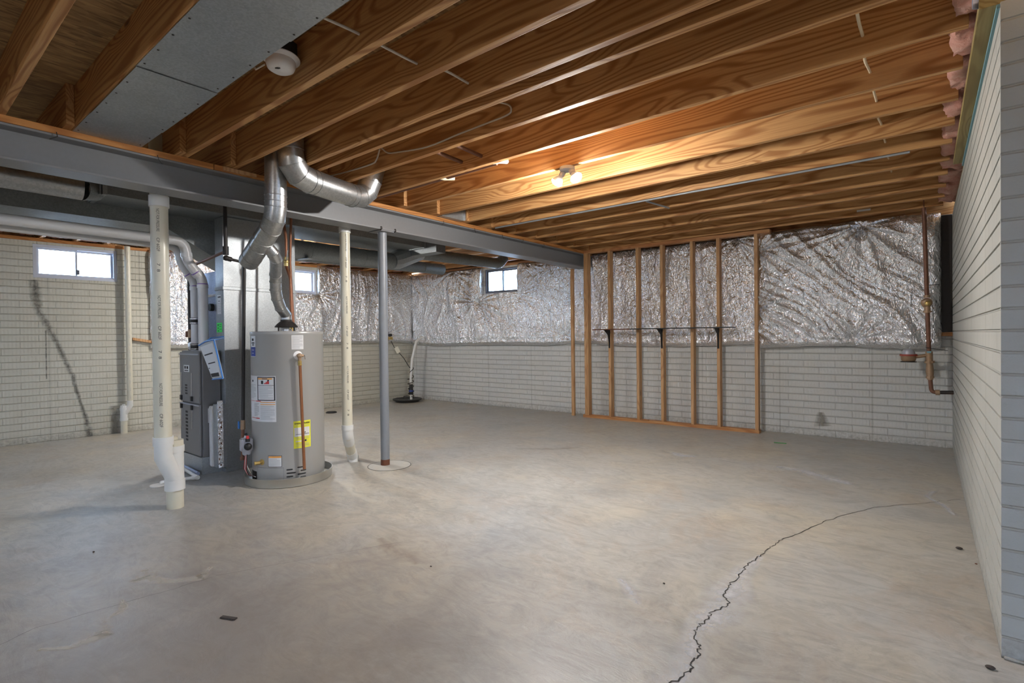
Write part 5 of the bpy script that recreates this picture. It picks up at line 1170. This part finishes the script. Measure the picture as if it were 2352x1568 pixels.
# ------------------------------------------------------------------ smoke detector
sd = thing('smoke_detector', 'round white smoke detector under a black box in the upper left', 'smoke detector', (-2.40, 1.255, 2.44))
nd = Vector((0.04, -0.05, -1)).normalized(); c = Vector((-2.395, 1.255, 2.535))
m = MB(); m.lathe(c, [(0.001, -0.004), (0.080, -0.004), (0.086, 0.0), (0.086, 0.004), (0.074, 0.012), (0.066, 0.014)], 48, nd); m.build('trim_ring', M['whiteplastic'], sd)
m = MB(); m.lathe(c, [(0.066, 0.006), (0.066, 0.034), (0.060, 0.050), (0.045, 0.060), (0.001, 0.064)], 48, nd); m.build('housing', M['whiteplastic'], sd)
m = MB(); e_ = nd.orthogonal().normalized(); e2_ = nd.cross(e_)
hd = Vector((0.79, -0.62, 0))
for i in range(5): m.obox(c+nd*0.0625+Vector((0.625, -0.781, 0))*0.028+Vector((0.781, 0.625, 0))*(-0.012+i*0.005), Vector((0.781, 0.625, 0))*0.0012, Vector((0.625, -0.781, 0))*(0.006-abs(i-2)*0.0015), nd*0.002)
m.build('sound_slots', M['black'], sd)
m = MB(); m.cyl((-2.39, 1.278), 0.052, 2.54, 2.612, 8, smooth=False); tag(m.build('junction_box', M['black']), 'black octagonal junction box above the white smoke detector', 'junction box')
m = MB(); m.tube([(-2.50, 1.21, 2.60), (-2.52, 1.18, 2.52), (-2.49, 1.18, 2.485), (-2.44, 1.20, 2.50)], 0.004, 8); tag(m.build('detector_lead', M['cable']), 'short pale lead looping beside the smoke detector', 'cable')

# ------------------------------------------------------------------ cables, pipes and conduit in the joist bays
def cable(name, pts, r, mat, label, cat='cable', group=None, n=8):
    P_ = [Vector(v) for v in pts]; Q = []
    if len(P_) > 2:
        E_ = [P_[0]*2-P_[1]]+P_+[P_[-1]*2-P_[-2]]
        for i in range(1, len(E_)-2):
            a, b, c_, d = E_[i-1:i+3]
            for k in range(5):
                t = k/5; Q.append(0.5*((2*b)+(c_-a)*t+(2*a-5*b+4*c_-d)*t*t+(3*b-a-3*c_+d)*t**3))
        Q.append(P_[-1])
    else: Q = P_
    m = MB(); m.tube(Q, r, n); return tag(m.build(name, M[mat]), label, cat, group)
cable('electric_cable', [(-1.915, 1.14, 2.505), (-1.89, 1.34, 2.50), (-1.885, 1.655, 2.50), (-1.86, 1.70, 2.50), (-1.835, 1.80, 2.505), (-1.83, 1.96, 2.50)], 0.006, 'cable', 'white cable threading straight through the joists near the top centre')
cable('electric_cable', [(-3.77, 2.368, 2.514), (-3.528, 2.368, 2.499), (-3.221, 2.368, 2.491), (-3.152, 2.366, 2.508), (-3.089, 2.35, 2.567)], 0.006, 'cable', 'stapled white cable end rising beside the round duct')
cable('electric_cable', [(-3.069, 2.35, 2.572), (-3.015, 2.366, 2.528), (-2.894, 2.368, 2.507), (-2.6, 2.368, 2.474), (-2.296, 2.368, 2.485), (-2.075, 2.368, 2.49), (-1.911, 2.366, 2.495), (-1.875, 2.36, 2.514), (-1.895, 2.352, 2.548), (-2.0, 2.33, 2.59)], 0.0055, 'cable', 'long white cable looping along the joist side with a hooked end')
cy = [2.42, 2.80, 3.21, 3.63, 4.05, 4.45, 4.88, 5.3]
cp = []
for i, y in enumerate(cy): cp += [(-0.215, y, 2.515), (-0.215-0.008*(i % 2), y+0.2, 2.50)]
cable('electric_cable', cp, 0.0065, 'cablewood', 'cream cable passing through the joists near the pink insulation')
cable('conduit', [(-3.78, 4.449, 2.4205), (-0.08, 4.449, 2.4205)], 0.0085, 'conduit', 'long grey conduit clipped under a joist edge', 'conduit')
cable('conduit', [(-1.99, 4.47, 2.419), (-1.93, 4.86, 2.419)], 0.009, 'conduit', 'short grey conduit stub crossing to the next joist', 'conduit')
cable('copper_pipe', [(-3.80, 2.872, 2.452), (-2.42, 2.872, 2.452)], 0.014, 'oldiron', 'brown pipe running along under the joist toward the lamp', 'pipe', n=12)
m = MB(); m.tube([(-2.43, 2.84, 2.456), (-2.38, 2.86, 2.456), (-2.37, 2.90, 2.462), (-2.385, 2.94, 2.475)], 0.017, 12); tag(m.build('pipe_elbow', M['pvcwhite']), 'white plastic elbow at the end of the brown pipe', 'pipe fitting')
m = MB(); m.tube([(-2.98, 2.79, 2.458), (-2.95, 2.86, 2.445), (-2.91, 2.93, 2.455)], 0.017, 12); tag(m.build('pipe_strap', M['cablewood']), 'cream strap holding the brown pipe under the joist', 'strap')
for x, lb in ((-2.685, 'left'), (-2.488, 'right')):
    cable('copper_pipe', [(x, 2.43, 2.505), (x, 2.812, 2.495)], 0.0135, 'oldiron', 'short brown pipe crossing between two joists, %s of the pair' % lb, 'pipe', 'brown pipes crossing a joist bay', 12)
m = MB(); m.box(-0.565, 6.577, 2.472, -0.445, 6.580, 2.492); tag(m.build('paper_tag', M['paper']), 'small white tag stapled to the last joist above the foil', 'tag')
m = MB(); m.obox((0.17, 2.63, 2.44), (0.03, 0.02, 0), (0.001, -0.001, 0.0), (0.0, 0, 0.035)); tag(m.build('paper_scrap', M['coil']), 'pale blue scrap of tape at the top right on the sill board', 'tape scrap')
# bare floor debris
deb = [((0.142, 3.74), 0.016, 'dark pebble on the floor near the right wall', 'debris'), ((-0.986, 2.383), 0.006, 'tiny dark crumb on the open floor left of the long crack', 'debris'), ((-2.022, 1.827), 0.006, 'tiny dark crumb in the middle foreground', 'debris'),
       ((-3.692, 0.789), 0.008, 'brown crumb on the bluish floor patch at left', 'debris'), ((0.201, 3.55), 0.006, 'reddish crumb against the right wall foot', 'rust'), ((0.177, 2.475), 0.015, 'small grey chip by the near corner of the right wall', 'debris')]
for (q, r_, lb, mt) in deb:
    m = MB(); m.sphere((q[0], q[1], r_*0.42), r_, 8, (1, 0.7, 0.42)); tag(m.build('debris_crumb', M[mt]), lb, 'debris')
m = MB(); m.obox((-2.343, 0.956, 0.003), (0.035, 0.016, 0), (-0.004, 0.009, 0), (0, 0, 0.003), 0.002); tag(m.build('dark_scrap', M['debris']), 'flat dark scrap on the floor in the lower left foreground', 'debris')
m = MB(); m.obox((-1.24, 6.21, 0.003), (0.06, 0.01, 0), (-0.002, 0.012, 0), (0, 0, 0.002), 0.001); tag(m.build('green_scrap', M['leaf']), 'thin green scrap on the floor in front of the back wall', 'debris')

# ------------------------------------------------------------------ two-bulb ceiling lamps
def lamp(x, y, label, z=2.43, bm_=M['bulb']):
    t = thing('ceiling_lamp', label, 'lamp', (x, y, z-0.12), 'bare bulb lamps on the joists')
    m = MB(); m.lathe((x, y, z-0.001), [(0.001, 0), (0.052, 0), (0.055, -0.006), (0.055, -0.022), (0.040, -0.030), (0.001, -0.030)], 32); m.build('lamp_base', M['pvcgrey'], t)
    for s in (-1, 1):
        d = Vector((s*0.60, -0.12, -0.79)).normalized(); p = Vector((x+s*0.030, y, z-0.028))
        m = MB(); m.tube([p, p+d*0.035], [0.019, 0.022], 20); m.build('socket', M['pvcgrey'], t)
        c = p+d*0.035
        m = MB(); m.lathe(c, [(0.014, -0.004), (0.018, 0.006), (0.036, 0.032), (0.0435, 0.052)], 24, d); m.build('bulb_collar', M['whiteplastic'], t)
        m = MB(); m.lathe(c, [(0.043, 0.052), (0.039, 0.062), (0.028, 0.071), (0.014, 0.076), (0.001, 0.077)], 24, d); m.build('bulb', bm_, t)
lamp(-2.04, 3.217, 'lit two-bulb lamp glaring under a joist in the middle of the ceiling')
lamp(-6.45, 3.217, 'two-bulb lamp on the far side of the furnace, hidden behind the plenum', bm_=M['bulb2'])
lamp(-1.2, -1.63, 'added two-bulb fill lamp overhead behind the viewpoint', bm_=M['bulb3'])  # unseen lamp added to brighten the joists and near floor
lamp(2.6, 0.05, 'added two-bulb fill lamp in the room off to the right', bm_=M['bulb3'])  # unseen lamp added as fill from the right

for o in bpy.data.objects:
    if '_org' in o.keys(): del o['_org']
